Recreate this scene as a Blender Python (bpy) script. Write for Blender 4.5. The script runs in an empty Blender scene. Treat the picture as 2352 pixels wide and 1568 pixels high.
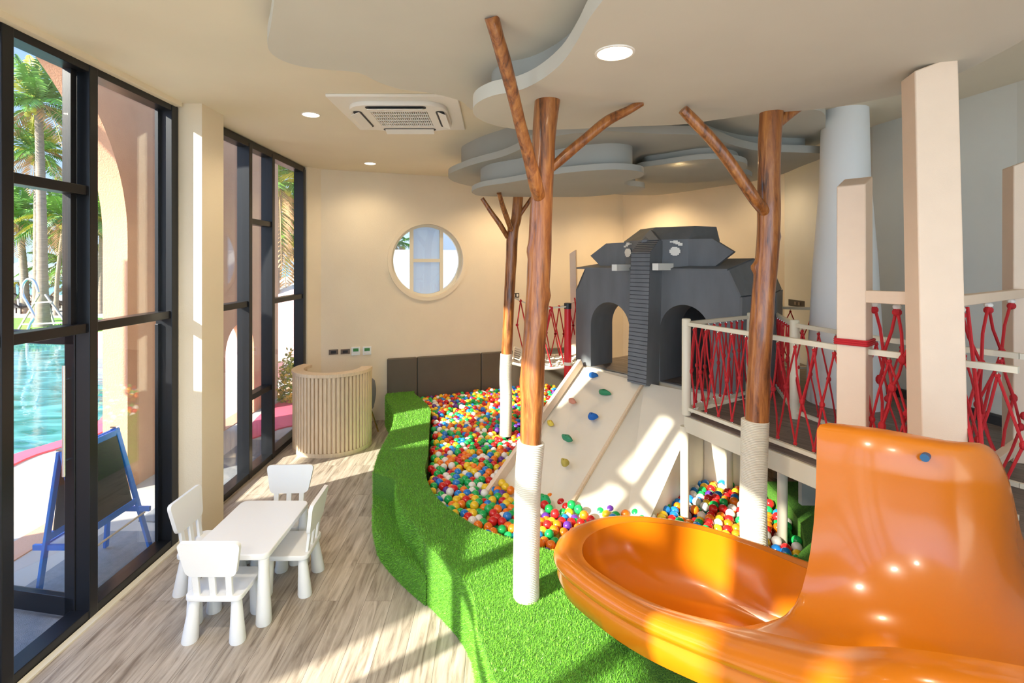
import bpy, bmesh, math, random
from mathutils import Vector, Matrix, noise
from math import sin, cos, pi, radians, sqrt, atan2
random.seed(7)
SC = bpy.context.scene
COL = SC.collection
# ------------------------------------------------------------------ camera
F, CX, CY, EYE = 1190.0, 1140.0, 602.0, 2.45
cd = bpy.data.cameras.new('camera')
cam = bpy.data.objects.new('camera', cd); COL.objects.link(cam)
cam.location = (0, 0, EYE); cam.rotation_euler = (pi/2, 0, 0)
cd.sensor_width = 36.0; cd.lens = 36.0*F/2352.0
cd.shift_x = (1176-CX)/2352.0; cd.shift_y = -(784-CY)/2352.0
cd.clip_start = 0.05; cd.clip_end = 600
SC.camera = cam
# ------------------------------------------------------------------ world, sun, exposure
SC.view_settings.view_transform = 'Standard'; SC.view_settings.look = 'None'
SC.view_settings.gamma = 1.0; SC.view_settings.use_curve_mapping = False
SC.view_settings.exposure = 0.95
w = bpy.data.worlds.new('sky'); SC.world = w; w.use_nodes = True
nt = w.node_tree; nt.nodes.clear()
wo = nt.nodes.new('ShaderNodeOutputWorld'); bg = nt.nodes.new('ShaderNodeBackground')
tc = nt.nodes.new('ShaderNodeTexCoord'); sx = nt.nodes.new('ShaderNodeSeparateXYZ')
rp = nt.nodes.new('ShaderNodeValToRGB')
rp.color_ramp.elements[0].position = 0.0; rp.color_ramp.elements[0].color = (0.58,0.74,0.90,1)
rp.color_ramp.elements[1].position = 0.75; rp.color_ramp.elements[1].color = (0.22,0.42,0.85,1)
e = rp.color_ramp.elements.new(0.22); e.color = (0.38,0.58,0.90,1)
nt.links.new(tc.outputs['Generated'], sx.inputs[0]); nt.links.new(sx.outputs['Z'], rp.inputs[0])
nt.links.new(rp.outputs[0], bg.inputs[0]); bg.inputs[1].default_value = 1.9
# the sky is brighter round the sun's side than opposite it
dt = nt.nodes.new('ShaderNodeVectorMath'); dt.operation='DOT_PRODUCT'; dt.inputs[1].default_value=(-.77,-.60,.22)
mrg = nt.nodes.new('ShaderNodeMapRange'); mrg.interpolation_type='SMOOTHSTEP'
mrg.inputs[1].default_value=.15; mrg.inputs[2].default_value=.65; mrg.inputs[3].default_value=.80; mrg.inputs[4].default_value=2.5
nt.links.new(tc.outputs['Generated'], dt.inputs[0]); nt.links.new(dt.outputs['Value'], mrg.inputs[0]); nt.links.new(mrg.outputs[0], bg.inputs[1])
nt.links.new(bg.outputs[0], wo.inputs[0])
SUN_AZ = Vector((.79, .61)).normalized(); SUN_T = .49
sd = bpy.data.lights.new('sun', 'SUN'); sun = bpy.data.objects.new('sun', sd); COL.objects.link(sun)
sdir = Vector((SUN_AZ.x, SUN_AZ.y, -SUN_T)).normalized()
sun.rotation_euler = (-sdir).to_track_quat('Z', 'Y').to_euler()
sun.location = (-20, -15, 20)
sd.energy = 9.5; sd.angle = radians(0.9); sd.color = (1.0, 0.93, 0.80)
def area(name, loc, target, sx_, sy_, power, color):
    d = bpy.data.lights.new(name, 'AREA'); d.shape = 'RECTANGLE'; d.size = sx_; d.size_y = sy_
    d.energy = power; d.color = color
    o = bpy.data.objects.new(name, d); COL.objects.link(o); o.location = loc
    o.rotation_euler = (Vector(loc)-Vector(target)).to_track_quat('Z','Y').to_euler()
    return o
# ------------------------------------------------------------------ pixel helpers: a pixel met with a real plane
def atz(px, py, z):
    d = F*(EYE-z)/(py-CY)
    return Vector(((px-CX)/F*d, d, z))
def atd(px, py, d):
    return Vector(((px-CX)/F*d, d, EYE-(py-CY)/F*d))
def onplane(px, py, o, n):
    r = Vector(((px-CX)/F, 1.0, -(py-CY)/F)); e0 = Vector((0,0,EYE))
    t = (Vector(o)-e0).dot(n)/r.dot(n)
    return e0+r*t
# ------------------------------------------------------------------ mesh builder
class MB:
    def __init__(s): s.v=[]; s.f=[]; s.m=[]
    def add(s, vs, fs, mi=0):
        b=len(s.v); s.v += [tuple(x) for x in vs]
        for q in fs: s.f.append(tuple(b+i for i in q)); s.m.append(mi)
        return s
    def hexa(s, p, mi=0):
        return s.add(p, [(0,3,2,1),(4,5,6,7),(0,1,5,4),(1,2,6,5),(2,3,7,6),(3,0,4,7)], mi)
    def box(s, c, d, rz=0, mi=0):
        ca, sa = cos(rz), sin(rz); P=[]
        for z in (-1,1):
            for x,y in ((-1,-1),(1,-1),(1,1),(-1,1)):
                X,Y=x*d[0]/2,y*d[1]/2
                P.append((c[0]+X*ca-Y*sa, c[1]+X*sa+Y*ca, c[2]+z*d[2]/2))
        return s.hexa(P, mi)
    def bar(s, a, b, w, h, mi=0, up=(0,0,1)):
        a,b=Vector(a),Vector(b); t=(b-a).normalized(); u=Vector(up)
        if abs(t.dot(u))>.98: u=Vector((0,1,0))
        r=t.cross(u).normalized(); u=r.cross(t).normalized()
        r*=w/2; u*=h/2
        return s.hexa([a-r-u,a+r-u,b+r-u,b-r-u,a-r+u,a+r+u,b+r+u,b-r+u], mi)
    def prism(s, poly, z0, z1, mi=0):
        n=len(poly); vs=[(p[0],p[1],z0) for p in poly]+[(p[0],p[1],z1) for p in poly]
        fs=[tuple(range(n-1,-1,-1)), tuple(range(n,2*n))]+[(i,(i+1)%n,n+(i+1)%n,n+i) for i in range(n)]
        return s.add(vs, fs, mi)
    def loft(s, rings, mi=0, close=True, caps=True):
        n=len(rings[0]); vs=[p for r in rings for p in r]; fs=[]
        for k in range(len(rings)-1):
            for i in range(n if close else n-1):
                j=(i+1)%n; fs.append((k*n+i,k*n+j,(k+1)*n+j,(k+1)*n+i))
        if caps: fs.append(tuple(range(n-1,-1,-1))); fs.append(tuple(range((len(rings)-1)*n,len(rings)*n)))
        return s.add(vs, fs, mi)
    def tube(s, pts, rad, n=8, mi=0, caps=True, fn=None):
        pts=[Vector(p) for p in pts]; rings=[]
        if not hasattr(rad,'__len__'): rad=[rad]*len(pts)
        ref=None
        for k,p in enumerate(pts):
            t=(pts[min(k+1,len(pts)-1)]-pts[max(k-1,0)]).normalized()
            if ref is None:
                ref=Vector((1,0,0)) if abs(t.x)<.9 else Vector((0,1,0))
            r=(ref-t*ref.dot(t)).normalized(); ref=r; u=t.cross(r)
            ring=[]
            for i in range(n):
                a=2*pi*i/n; rr=rad[k]*(fn(k,a,p) if fn else 1)
                ring.append(p+(r*cos(a)+u*sin(a))*rr)
            rings.append(ring)
        return s.loft(rings, mi, True, caps)
    def lathe(s, prof, c=(0,0,0), n=24, mi=0, caps=True, sx=1, sy=1):
        rings=[[(c[0]+r*cos(2*pi*i/n)*sx, c[1]+r*sin(2*pi*i/n)*sy, c[2]+z) for i in range(n)] for r,z in prof]
        return s.loft(rings, mi, True, caps)
    def ball(s, c, r, n=8, m=6, mi=0, sc=(1,1,1)):
        vs=[(c[0],c[1],c[2]-r*sc[2])]
        for j in range(1,m):
            a=-pi/2+pi*j/m
            for i in range(n):
                b=2*pi*i/n; vs.append((c[0]+r*cos(a)*cos(b)*sc[0],c[1]+r*cos(a)*sin(b)*sc[1],c[2]+r*sin(a)*sc[2]))
        vs.append((c[0],c[1],c[2]+r*sc[2])); fs=[]
        for i in range(n): fs.append((0,1+(i+1)%n,1+i))
        for j in range(m-2):
            for i in range(n): a=1+j*n+i; b=1+j*n+(i+1)%n; fs.append((a,b,b+n,a+n))
        t=len(vs)-1; o=1+(m-2)*n
        for i in range(n): fs.append((t,o+i,o+(i+1)%n))
        return s.add(vs, fs, mi)
    def build(s, name, mats, parent=None, smooth=True, bevel=0, seg=2, ang=40):
        me=bpy.data.meshes.new(name); me.from_pydata([tuple(x) for x in s.v], [], s.f)
        if not isinstance(mats,(list,tuple)): mats=[mats]
        for m in mats: me.materials.append(m)
        me.polygons.foreach_set('material_index', s.m)
        me.update()
        bm=bmesh.new(); bm.from_mesh(me); bmesh.ops.recalc_face_normals(bm, faces=bm.faces); bm.to_mesh(me); bm.free()
        return finish(name, me, parent, smooth, bevel, seg, ang)
WLOC={}
def finish(name, me, parent=None, smooth=True, bevel=0, seg=2, ang=40):
    if smooth:
        me.polygons.foreach_set('use_smooth',[True]*len(me.polygons))
        me.set_sharp_from_angle(angle=radians(ang))
    o=bpy.data.objects.new(name, me); COL.objects.link(o)
    if parent is not None:
        o.parent=parent
        if parent.name in WLOC: o.matrix_parent_inverse=Matrix.Translation(-WLOC[parent.name])
    if bevel:
        b=o.modifiers.new('bevel','BEVEL'); b.width=bevel; b.segments=seg; b.limit_method='ANGLE'; b.angle_limit=radians(35)
    return o
def thing(name, label, cat, loc=(0,0,0), group=None):
    o=bpy.data.objects.new(name, None); COL.objects.link(o); o.location=loc; o.empty_display_size=.1
    WLOC[o.name]=Vector(loc)
    o['label']=label; o['category']=cat
    if group: o['group']=group
    return o
def tag(o, label, cat, group=None):
    o['label']=label; o['category']=cat
    if group: o['group']=group
    return o
def struct(o): o['kind']='structure'; return o
def copy_tree(o, parent=None):
    c=o.copy(); COL.objects.link(c)
    if parent is not None: c.parent=parent
    for ch in [x for x in bpy.data.objects if x.parent==o and x!=c]: copy_tree(ch, c)
    return c
def children(o): return [x for x in COL.objects if x.parent==o]
# flat outline with holes -> solid mesh (through a filled 2D curve), local XY plane, thickness t along +Z
def outline_mesh(name, loops, t, mats, bevel=0):
    cu=bpy.data.curves.new(name,'CURVE'); cu.dimensions='2D'; cu.fill_mode='BOTH'; cu.extrude=t/2
    if bevel: cu.bevel_depth=bevel; cu.bevel_resolution=2; cu.extrude=t/2-bevel; cu.offset=-bevel
    for lp in loops:
        sp=cu.splines.new('POLY'); sp.points.add(len(lp)-1); sp.use_cyclic_u=True
        for q,p in zip(sp.points, lp): q.co=(p[0],p[1],0,1)
    to=bpy.data.objects.new('tmp',cu); COL.objects.link(to)
    dg=bpy.context.evaluated_depsgraph_get()
    me=bpy.data.meshes.new_from_object(to.evaluated_get(dg))
    bpy.data.objects.remove(to); bpy.data.curves.remove(cu)
    me.transform(Matrix.Translation((0,0,t/2)))
    me.materials.clear(); me.materials.append(mats)
    for p in me.polygons: p.material_index=0
    return me
def plate(name, loops, z0, t, m, parent=None, bevel=0):
    me=outline_mesh(name, loops, t, m, bevel); me.transform(Matrix.Translation((0,0,z0)))
    return finish(name, me, parent, True, 0, ang=30)
def panel(name, loops, origin, u, n, t, m, parent=None, v=(0,0,1)):
    """vertical board: loops in (u, v) coordinates, thickness t along n"""
    u=Vector(u).normalized(); v=Vector(v).normalized(); n=Vector(n).normalized()
    if u.cross(v).dot(n)<0:
        pass
    me=outline_mesh(name, loops, t, m)
    M=Matrix(((u.x,v.x,n.x,origin[0]),(u.y,v.y,n.y,origin[1]),(u.z,v.z,n.z,origin[2]),(0,0,0,1)))
    me.transform(M)
    if u.cross(v).dot(n)<0: me.flip_normals()
    return finish(name, me, parent, True, 0, ang=30)
def smooth_loop(pts, k=6, closed=True):
    """Catmull-Rom through 2D/3D points"""
    n=len(pts); out=[]; P=[Vector(p) for p in pts]
    rng=range(n) if closed else range(n-1)
    for i in rng:
        p1,p2=P[i],P[(i+1)%n]
        p0=P[(i-1)%n] if closed or i>0 else p1*2-p2
        p3=P[(i+2)%n] if closed or i<n-2 else p2*2-p1
        for j in range(k):
            t=j/k
            out.append(((2*p1)+(p2-p0)*t+(2*p0-5*p1+4*p2-p3)*t*t+(3*p1-p0-3*p2+p3)*t*t*t)*.5)
    if not closed: out.append(P[-1].copy())
    return out
# ------------------------------------------------------------------ materials
def pmat(name, col, rough=.5, metal=0, var=0, vscale=6, bump=0, bscale=60, stretch=None, spec=None, coat=0, sss=0, em=None):
    m=bpy.data.materials.new(name); m.use_nodes=True; t=m.node_tree; b=t.nodes['Principled BSDF']
    b.inputs['Base Color'].default_value=(*col,1); b.inputs['Roughness'].default_value=rough; b.inputs['Metallic'].default_value=metal
    if spec is not None: b.inputs['Specular IOR Level'].default_value=spec
    if coat: b.inputs['Coat Weight'].default_value=coat; b.inputs['Coat Roughness'].default_value=.08
    if sss: b.inputs['Subsurface Weight'].default_value=sss; b.inputs['Subsurface Radius'].default_value=(.02,.015,.01)
    if em: b.inputs['Emission Color'].default_value=(*em[0],1); b.inputs['Emission Strength'].default_value=em[1]
    if var or bump:
        c=t.nodes.new('ShaderNodeTexCoord'); mp=t.nodes.new('ShaderNodeMapping')
        t.links.new(c.outputs['Object'], mp.inputs[0])
        if stretch: mp.inputs['Scale'].default_value=stretch
    if var:
        n=t.nodes.new('ShaderNodeTexNoise'); n.inputs['Scale'].default_value=vscale; n.inputs['Detail'].default_value=5
        r=t.nodes.new('ShaderNodeValToRGB'); r.color_ramp.elements[0].position=.3; r.color_ramp.elements[1].position=.7
        r.color_ramp.elements[0].color=(*[max(0,x*(1-var)) for x in col],1); r.color_ramp.elements[1].color=(*[min(1,x*(1+var)) for x in col],1)
        t.links.new(mp.outputs[0],n.inputs[0]); t.links.new(n.outputs[0],r.inputs[0]); t.links.new(r.outputs[0],b.inputs['Base Color'])
    if bump:
        n2=t.nodes.new('ShaderNodeTexNoise'); n2.inputs['Scale'].default_value=bscale; n2.inputs['Detail'].default_value=4
        bp=t.nodes.new('ShaderNodeBump'); bp.inputs['Strength'].default_value=bump; bp.inputs['Distance'].default_value=.01
        t.links.new(mp.outputs[0],n2.inputs[0]); t.links.new(n2.outputs[0],bp.inputs['Height']); t.links.new(bp.outputs[0],b.inputs['Normal'])
    return m
M={}
M['wall']=pmat('cream_wall_paint',(.83,.72,.54),.75,var=.03,vscale=2,bump=.15,bscale=90)
M['wallcool']=pmat('pale_grey_right_wall',(.74,.735,.66),.75,var=.03,vscale=2)  # right wall, set greyer and less warm than the cream walls
M['ceil']=pmat('cream_ceiling_paint',(.82,.74,.57),.8,var=.02,vscale=2)
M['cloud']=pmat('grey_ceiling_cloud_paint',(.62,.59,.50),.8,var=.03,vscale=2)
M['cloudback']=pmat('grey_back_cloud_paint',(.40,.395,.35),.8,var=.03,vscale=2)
M['black']=pmat('black_aluminium',(.012,.013,.016),.32,metal=.3)
M['white']=pmat('white_plastic',(.86,.87,.86),.38,bump=.06,bscale=250)
M['cream']=pmat('cream_painted_timber',(.80,.62,.46),.5,var=.02,vscale=8,bump=.08,bscale=200)
M['creamsteel']=pmat('cream_painted_steel',(.80,.74,.58),.35)
M['ramp']=pmat('pale_ramp_paint',(.76,.70,.58),.5,var=.03,vscale=3)
M['wood']=pmat('pale_oak',(.70,.55,.38),.5,var=.12,vscale=8,stretch=(12,12,1))
M['gold']=pmat('gold_metal',(.75,.52,.2),.25,metal=1)
M['greyfab']=pmat('grey_velvet',(.13,.14,.17),.9)
M['pad']=pmat('brown_padding',(.115,.095,.068),.62,var=.06,vscale=3,bump=.2,bscale=120)
M['padblack']=pmat('black_padding',(.03,.03,.033),.6,bump=.2,bscale=120)
M['rope']=pmat('red_rope',(.55,.012,.02),.6,bump=.5,bscale=300)
M['ropewhite']=pmat('cream_rope',(.78,.73,.6),.8,bump=.5,bscale=300)
M['redpaint']=pmat('red_paint',(.6,.01,.015),.3)
M['steel']=pmat('steel',(.75,.75,.73),.25,metal=1)
M['slate']=pmat('slate_grey_board',(.150,.160,.172),.55,var=.12,vscale=6,stretch=(1,1,.3))
M['slatedark']=pmat('dark_groove',(.03,.03,.035),.7)
M['eyewhite']=pmat('white_paint',(.85,.83,.76),.5)
M['orange']=pmat('orange_fibreglass',(.60,.163,.003),.22,coat=.25,bump=.03,bscale=6)
M['hole']=pmat('blue_bolt_cap',(.01,.10,.22),.4)
M['terra']=pmat('terracotta_render',(.62,.33,.20),.9,var=.05,vscale=4,bump=.5,bscale=60)
M['pinkwall']=pmat('pink_render',(.78,.40,.38),.9,var=.06,vscale=2,bump=.3,bscale=60)
M['concrete']=pmat('pale_concrete',(.46,.42,.36),.85,var=.07,vscale=1.5,bump=.15,bscale=40)
M['pinkground']=pmat('pink_rubber_ground',(.78,.10,.16),.8,var=.05,vscale=5)
M['matgrey']=pmat('grey_mat',(.22,.23,.24),.85,var=.1,vscale=30,bump=.5,bscale=180)
M['blue']=pmat('blue_painted_wood',(.008,.20,.72),.4)
M['board']=pmat('blackboard',(.018,.02,.022),.55,var=.15,vscale=5)
M['hwhite']=pmat('white_render',(.70,.68,.64),.85,var=.03,vscale=2)
M['canvas']=pmat('umbrella_canvas',(.72,.70,.66),.8)
M['darkwood']=pmat('dark_lounger_frame',(.04,.035,.035),.6)
M['trunkpalm']=pmat('palm_trunk_bark',(.30,.23,.17),.9,var=.3,vscale=4,stretch=(1,1,14),bump=.6,bscale=12)
M['hedge']=pmat('hedge_leaves',(.10,.26,.03),.6,var=.4,vscale=14)
M['frond']=pmat('palm_leaf',(.13,.30,.035),.45,var=.45,vscale=1.3)
M['frondy']=pmat('yellowing_palm_leaf',(.50,.46,.05),.5,var=.3,vscale=2)
M['frondd']=pmat('dry_palm_leaf',(.50,.30,.14),.7,var=.2,vscale=2)
M['grassout']=pmat('lawn',(.20,.42,.05),.8,var=.3,vscale=6)
M['whitecol']=pmat('white_column_paint',(.86,.86,.83),.6)
M['sand']=pmat('sand',(.45,.40,.31),.9,var=.08,vscale=2)
M['sea']=pmat('sea_water',(.10,.36,.50),.15,bump=.3,bscale=3)
M['lamp']=pmat('warm_lamp_glow',(1,.9,.7),.5,em=((1,.86,.62),9))
M['grille']=pmat('dark_grille',(.05,.05,.05),.7)
M['acwhite']=pmat('ac_white',(.86,.82,.74),.4)
M['lcd']=pmat('green_lcd',(.05,.25,.07),.3)
M['switch']=pmat('dark_switch_frame',(.16,.12,.09),.4)
M['switchblack']=pmat('black_switch',(.02,.02,.02),.4)
def glass_mat(name, tint, refl=1.0):
    m=bpy.data.materials.new(name); m.use_nodes=True; t=m.node_tree; t.nodes.clear()
    o=t.nodes.new('ShaderNodeOutputMaterial'); mx=t.nodes.new('ShaderNodeMixShader'); tr=t.nodes.new('ShaderNodeBsdfTransparent')
    gl=t.nodes.new('ShaderNodeBsdfGlossy'); fr=t.nodes.new('ShaderNodeFresnel')
    tr.inputs[0].default_value=(*tint,1); gl.inputs['Roughness'].default_value=.0; gl.inputs[0].default_value=(refl,refl,refl,1); ge=t.nodes.new('ShaderNodeNewGeometry'); mi_=t.nodes.new('ShaderNodeMix'); mi_.inputs[2].default_value=1.5; mi_.inputs[3].default_value=1/1.5
    t.links.new(ge.outputs['Backfacing'],mi_.inputs[0]); t.links.new(mi_.outputs[0],fr.inputs[0])
    t.links.new(fr.outputs[0],mx.inputs[0]); t.links.new(tr.outputs[0],mx.inputs[1]); t.links.new(gl.outputs[0],mx.inputs[2]); t.links.new(mx.outputs[0],o.inputs[0])
    return m
M['glass']=glass_mat('window_glass',(.95,.97,.97))
def nodes_of(m): return m.node_tree, m.node_tree.nodes['Principled BSDF']
# interior floor: wood-look planks running along Y
def plank_mat(name, c1, c2, c3, rough, rot=pi/2, w=.19, l=1.25, spec=.5):
    m=pmat(name,c1,rough); t,b=nodes_of(m); b.inputs['Specular IOR Level'].default_value=spec
    c=t.nodes.new('ShaderNodeTexCoord'); mp=t.nodes.new('ShaderNodeMapping'); mp.inputs['Rotation'].default_value=(0,0,rot)
    br=t.nodes.new('ShaderNodeTexBrick'); br.offset=.37; br.inputs['Scale'].default_value=1; br.inputs['Brick Width'].default_value=l; br.inputs['Row Height'].default_value=w
    br.inputs['Mortar Size'].default_value=.0012; br.inputs['Color1'].default_value=(0,0,0,1); br.inputs['Color2'].default_value=(1,1,1,1); br.inputs['Mortar'].default_value=(.0,.0,.0,1)
    t.links.new(c.outputs['Object'],mp.inputs[0]); t.links.new(mp.outputs[0],br.inputs[0])
    # grain: noise stretched along the plank, shifted per plank
    mp2=t.nodes.new('ShaderNodeMapping'); mp2.inputs['Scale'].default_value=(1.3,14,1)
    t.links.new(mp.outputs[0],mp2.inputs[0])
    ad=t.nodes.new('ShaderNodeVectorMath'); ad.operation='ADD'; sc=t.nodes.new('ShaderNodeVectorMath'); sc.operation='SCALE'; sc.inputs['Scale'].default_value=9
    t.links.new(br.outputs['Color'],sc.inputs[0]); t.links.new(mp2.outputs[0],ad.inputs[0]); t.links.new(sc.outputs[0],ad.inputs[1])
    n=t.nodes.new('ShaderNodeTexNoise'); n.inputs['Scale'].default_value=1.6; n.inputs['Detail'].default_value=8; n.inputs['Distortion'].default_value=.8; n.inputs['Roughness'].default_value=.62
    t.links.new(ad.outputs[0],n.inputs[0])
    r=t.nodes.new('ShaderNodeValToRGB'); r.color_ramp.elements[0].position=.32; r.color_ramp.elements[0].color=(*c2,1); r.color_ramp.elements[1].position=.68; r.color_ramp.elements[1].color=(*c3,1)
    e=r.color_ramp.elements.new(.48); e.color=(*c1,1)
    t.links.new(n.outputs[0],r.inputs[0])
    mx=t.nodes.new('ShaderNodeMix'); mx.data_type='RGBA'; mx.blend_type='MULTIPLY'; mx.inputs[0].default_value=1
    r2=t.nodes.new('ShaderNodeMapRange'); r2.inputs[3].default_value=.86; r2.inputs[4].default_value=1.06
    t.links.new(br.outputs['Color'],r2.inputs[0]); t.links.new(r.outputs[0],mx.inputs[6]); t.links.new(r2.outputs[0],mx.inputs[7])
    mx2=t.nodes.new('ShaderNodeMix'); mx2.data_type='RGBA'; mx2.blend_type='MIX'
    t.links.new(br.outputs['Fac'],mx2.inputs[0]); t.links.new(mx.outputs[2],mx2.inputs[6]); mx2.inputs[7].default_value=(*[x*.45 for x in c2],1)
    t.links.new(mx2.outputs[2],b.inputs['Base Color'])
    return m
M['floor']=plank_mat('greige_wood_plank_floor',(.40,.335,.265),(.20,.155,.115),(.56,.485,.40),.42)
M['deck']=plank_mat('dark_wood_deck',(.17,.13,.105),(.10,.075,.06),(.25,.20,.165),.5,rot=0.9)
def turf_mat():
    m=pmat('artificial_turf',(.06,.22,.02),.75); t,b=nodes_of(m)
    c=t.nodes.new('ShaderNodeTexCoord'); n=t.nodes.new('ShaderNodeTexNoise'); n.inputs['Scale'].default_value=220; n.inputs['Detail'].default_value=3
    t.links.new(c.outputs['Object'],n.inputs[0])
    r=t.nodes.new('ShaderNodeValToRGB'); r.color_ramp.elements[0].position=.35; r.color_ramp.elements[0].color=(.02,.11,.008,1); r.color_ramp.elements[1].position=.68; r.color_ramp.elements[1].color=(.16,.42,.03,1)
    t.links.new(n.outputs[0],r.inputs[0]); t.links.new(r.outputs[0],b.inputs['Base Color'])
    bp=t.nodes.new('ShaderNodeBump'); bp.inputs['Strength'].default_value=.7; bp.inputs['Distance'].default_value=.02
    t.links.new(n.outputs[0],bp.inputs['Height']); t.links.new(bp.outputs[0],b.inputs['Normal'])
    return m
M['turf']=turf_mat()
M['blade']=pmat('turf_blade',(.17,.46,.035),.45,var=.45,vscale=60)
def trunk_mat():
    m=pmat('varnished_log',(.42,.17,.05),.30,coat=.35); t,b=nodes_of(m)
    c=t.nodes.new('ShaderNodeTexCoord'); mp=t.nodes.new('ShaderNodeMapping'); mp.inputs['Scale'].default_value=(11,11,1.3)
    t.links.new(c.outputs['Object'],mp.inputs[0])
    n=t.nodes.new('ShaderNodeTexNoise'); n.inputs['Scale'].default_value=2.4; n.inputs['Detail'].default_value=9; n.inputs['Roughness'].default_value=.65; n.inputs['Distortion'].default_value=.6
    t.links.new(mp.outputs[0],n.inputs[0])
    r=t.nodes.new('ShaderNodeValToRGB'); r.color_ramp.elements[0].position=.30; r.color_ramp.elements[0].color=(.045,.014,.005,1); r.color_ramp.elements[1].position=.72; r.color_ramp.elements[1].color=(.52,.21,.05,1)
    e=r.color_ramp.elements.new(.47); e.color=(.27,.085,.018,1)
    t.links.new(n.outputs[0],r.inputs[0]); t.links.new(r.outputs[0],b.inputs['Base Color'])
    bp=t.nodes.new('ShaderNodeBump'); bp.inputs['Strength'].default_value=.35; bp.inputs['Distance'].default_value=.01
    t.links.new(n.outputs[0],bp.inputs['Height']); t.links.new(bp.outputs[0],b.inputs['Normal'])
    return m
M['trunk']=trunk_mat()
def pool_mat():
    m=pmat('pool_water',(.05,.42,.45),.04); t,b=nodes_of(m)
    c=t.nodes.new('ShaderNodeTexCoord'); n=t.nodes.new('ShaderNodeTexNoise'); n.inputs['Scale'].default_value=1.1; n.inputs['Detail'].default_value=4; n.inputs['Distortion'].default_value=1.2
    mp=t.nodes.new('ShaderNodeMapping'); mp.inputs['Scale'].default_value=(1,2.4,1)
    t.links.new(c.outputs['Object'],mp.inputs[0]); t.links.new(mp.outputs[0],n.inputs[0])
    r=t.nodes.new('ShaderNodeValToRGB'); r.color_ramp.elements[0].position=.35; r.color_ramp.elements[0].color=(.015,.15,.15,1); r.color_ramp.elements[1].position=.66; r.color_ramp.elements[1].color=(.12,.42,.42,1)
    t.links.new(n.outputs[0],r.inputs[0]); t.links.new(r.outputs[0],b.inputs['Base Color'])
    bp=t.nodes.new('ShaderNodeBump'); bp.inputs['Strength'].default_value=.12; bp.inputs['Distance'].default_value=.05
    t.links.new(n.outputs[0],bp.inputs['Height']); t.links.new(bp.outputs[0],b.inputs['Normal'])
    return m
M['pool']=pool_mat()
# ------------------------------------------------------------------ room shell
CEIL=3.84; WX=-2.80
A0=Vector((-2.62,7.74)); A1=Vector((2.34,9.59)); B1=Vector((3.95,7.1)); C1=Vector((3.85,5.3)); C2=Vector((4.02,4.0)); C3=Vector((4.02,-4.0))
room=[(WX,-4),(4.02,-4),tuple(C2),tuple(C1),tuple(B1),tuple(A1),tuple(A0),(WX,7.6)]
struct(MB().prism([(WX-.02,-4),(4.3,-4),(4.3,7.3),(2.4,10),(-2.7,8.0),(WX-.02,7.6)],-.1,0).build('floor',M['floor'],smooth=False))
struct(MB().prism([(WX-.25,-4),(4.3,-4),(4.3,7.3),(2.4,10),(-2.9,8.0),(WX-.25,7.6)],CEIL,CEIL+.25).build('ceiling',M['ceil'],smooth=False))
def wall_seg(name, a, b, t=.2, m='wall', z0=0, z1=CEIL):
    a,b=Vector(a[:2]),Vector(b[:2]); d=(b-a).normalized(); n=Vector((d.y,-d.x))  # outward = right side of a->b negated below
    cen=Vector((0.5,4)); 
    if (cen-a).dot(n)>0: n=-n
    p=[a,b,b+n*t,a+n*t]
    return struct(MB().prism([tuple(x) for x in p],z0,z1).build(name,M[m],smooth=False))
# wall with round window
Ad=(A1-A0).normalized(); An=Vector((-Ad.y,Ad.x)); LA=(A1-A0).length
wc=onplane(983,598,(A0.x,A0.y,0),Vector((An.x,An.y,0))); wcs=(Vector((wc.x,wc.y))-A0).dot(Ad); wcz=wc.z; WR=.585
circ=lambda cx,cz,r,n=64,a0=0,a1=2*pi:[(cx+r*cos(a0+(a1-a0)*i/n),cz+r*sin(a0+(a1-a0)*i/n)) for i in range(n)]
struct(panel('wall_back',[[(0,0),(LA,0),(LA,CEIL),(0,CEIL)],circ(wcs,wcz,WR)],(A0.x,A0.y,0),(Ad.x,Ad.y,0),(An.x,An.y,0),.22,M['wall']))
wall_seg('wall_rear',A1,B1); wall_seg('wall_right',B1,C1,m='wallcool'); wall_seg('wall_right',C1,C2,m='wallcool'); wall_seg('wall_right',C2,C3,m='wallcool')
# pillar between the two windows, end return, wall above the glazing
struct(MB().box((-2.77,4.72,CEIL/2),(.38,.36,CEIL)).build('wall_left',M['wall'],smooth=False))
struct(MB().prism([(-2.95,7.56),(-2.76,7.56),(-2.62,7.74),(-2.72,7.95),(-2.95,7.95)],0,CEIL).build('wall_left',M['wall'],smooth=False))
# round window: frame ring, bars, panes
Au=Vector((Ad.x,Ad.y,0)); An3=Vector((An.x,An.y,0)); WO=Vector((A0.x,A0.y,0))
rw=bpy.data.objects.new('window_3',None); COL.objects.link(rw); rw['kind']='structure'
def ringpanel(name,r1,r0,off,t,m,parent): return panel(name,[circ(wcs,wcz,r1),circ(wcs,wcz,r0)],WO+An3*off,Au,An3,t,m,parent)
ringpanel('trim_ring',.645,WR-.002,-.022,.024,M['wall'],rw)
ringpanel('window_frame',WR+.0,WR-.045,.08,.06,M['creamsteel'],rw)
b=MB()
for s0 in (-.245,.245):
    hh=sqrt(WR**2-s0**2)-.02
    b.bar(WO+Au*(wcs+s0)+An3*.11+Vector((0,0,wcz-hh)),WO+Au*(wcs+s0)+An3*.11+Vector((0,0,wcz+hh)),.055,.05,up=An3)
b.bar(WO+Au*(wcs-.22)+An3*.11+Vector((0,0,wcz)),WO+Au*(wcs+.22)+An3*.11+Vector((0,0,wcz)),.05,.055)
b.build('window_bars',M['creamsteel'],rw,smooth=False)
panel('window_pane',[circ(wcs,wcz,WR-.04)],WO+An3*.11,Au,An3,.006,M['glass'],rw)
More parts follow.
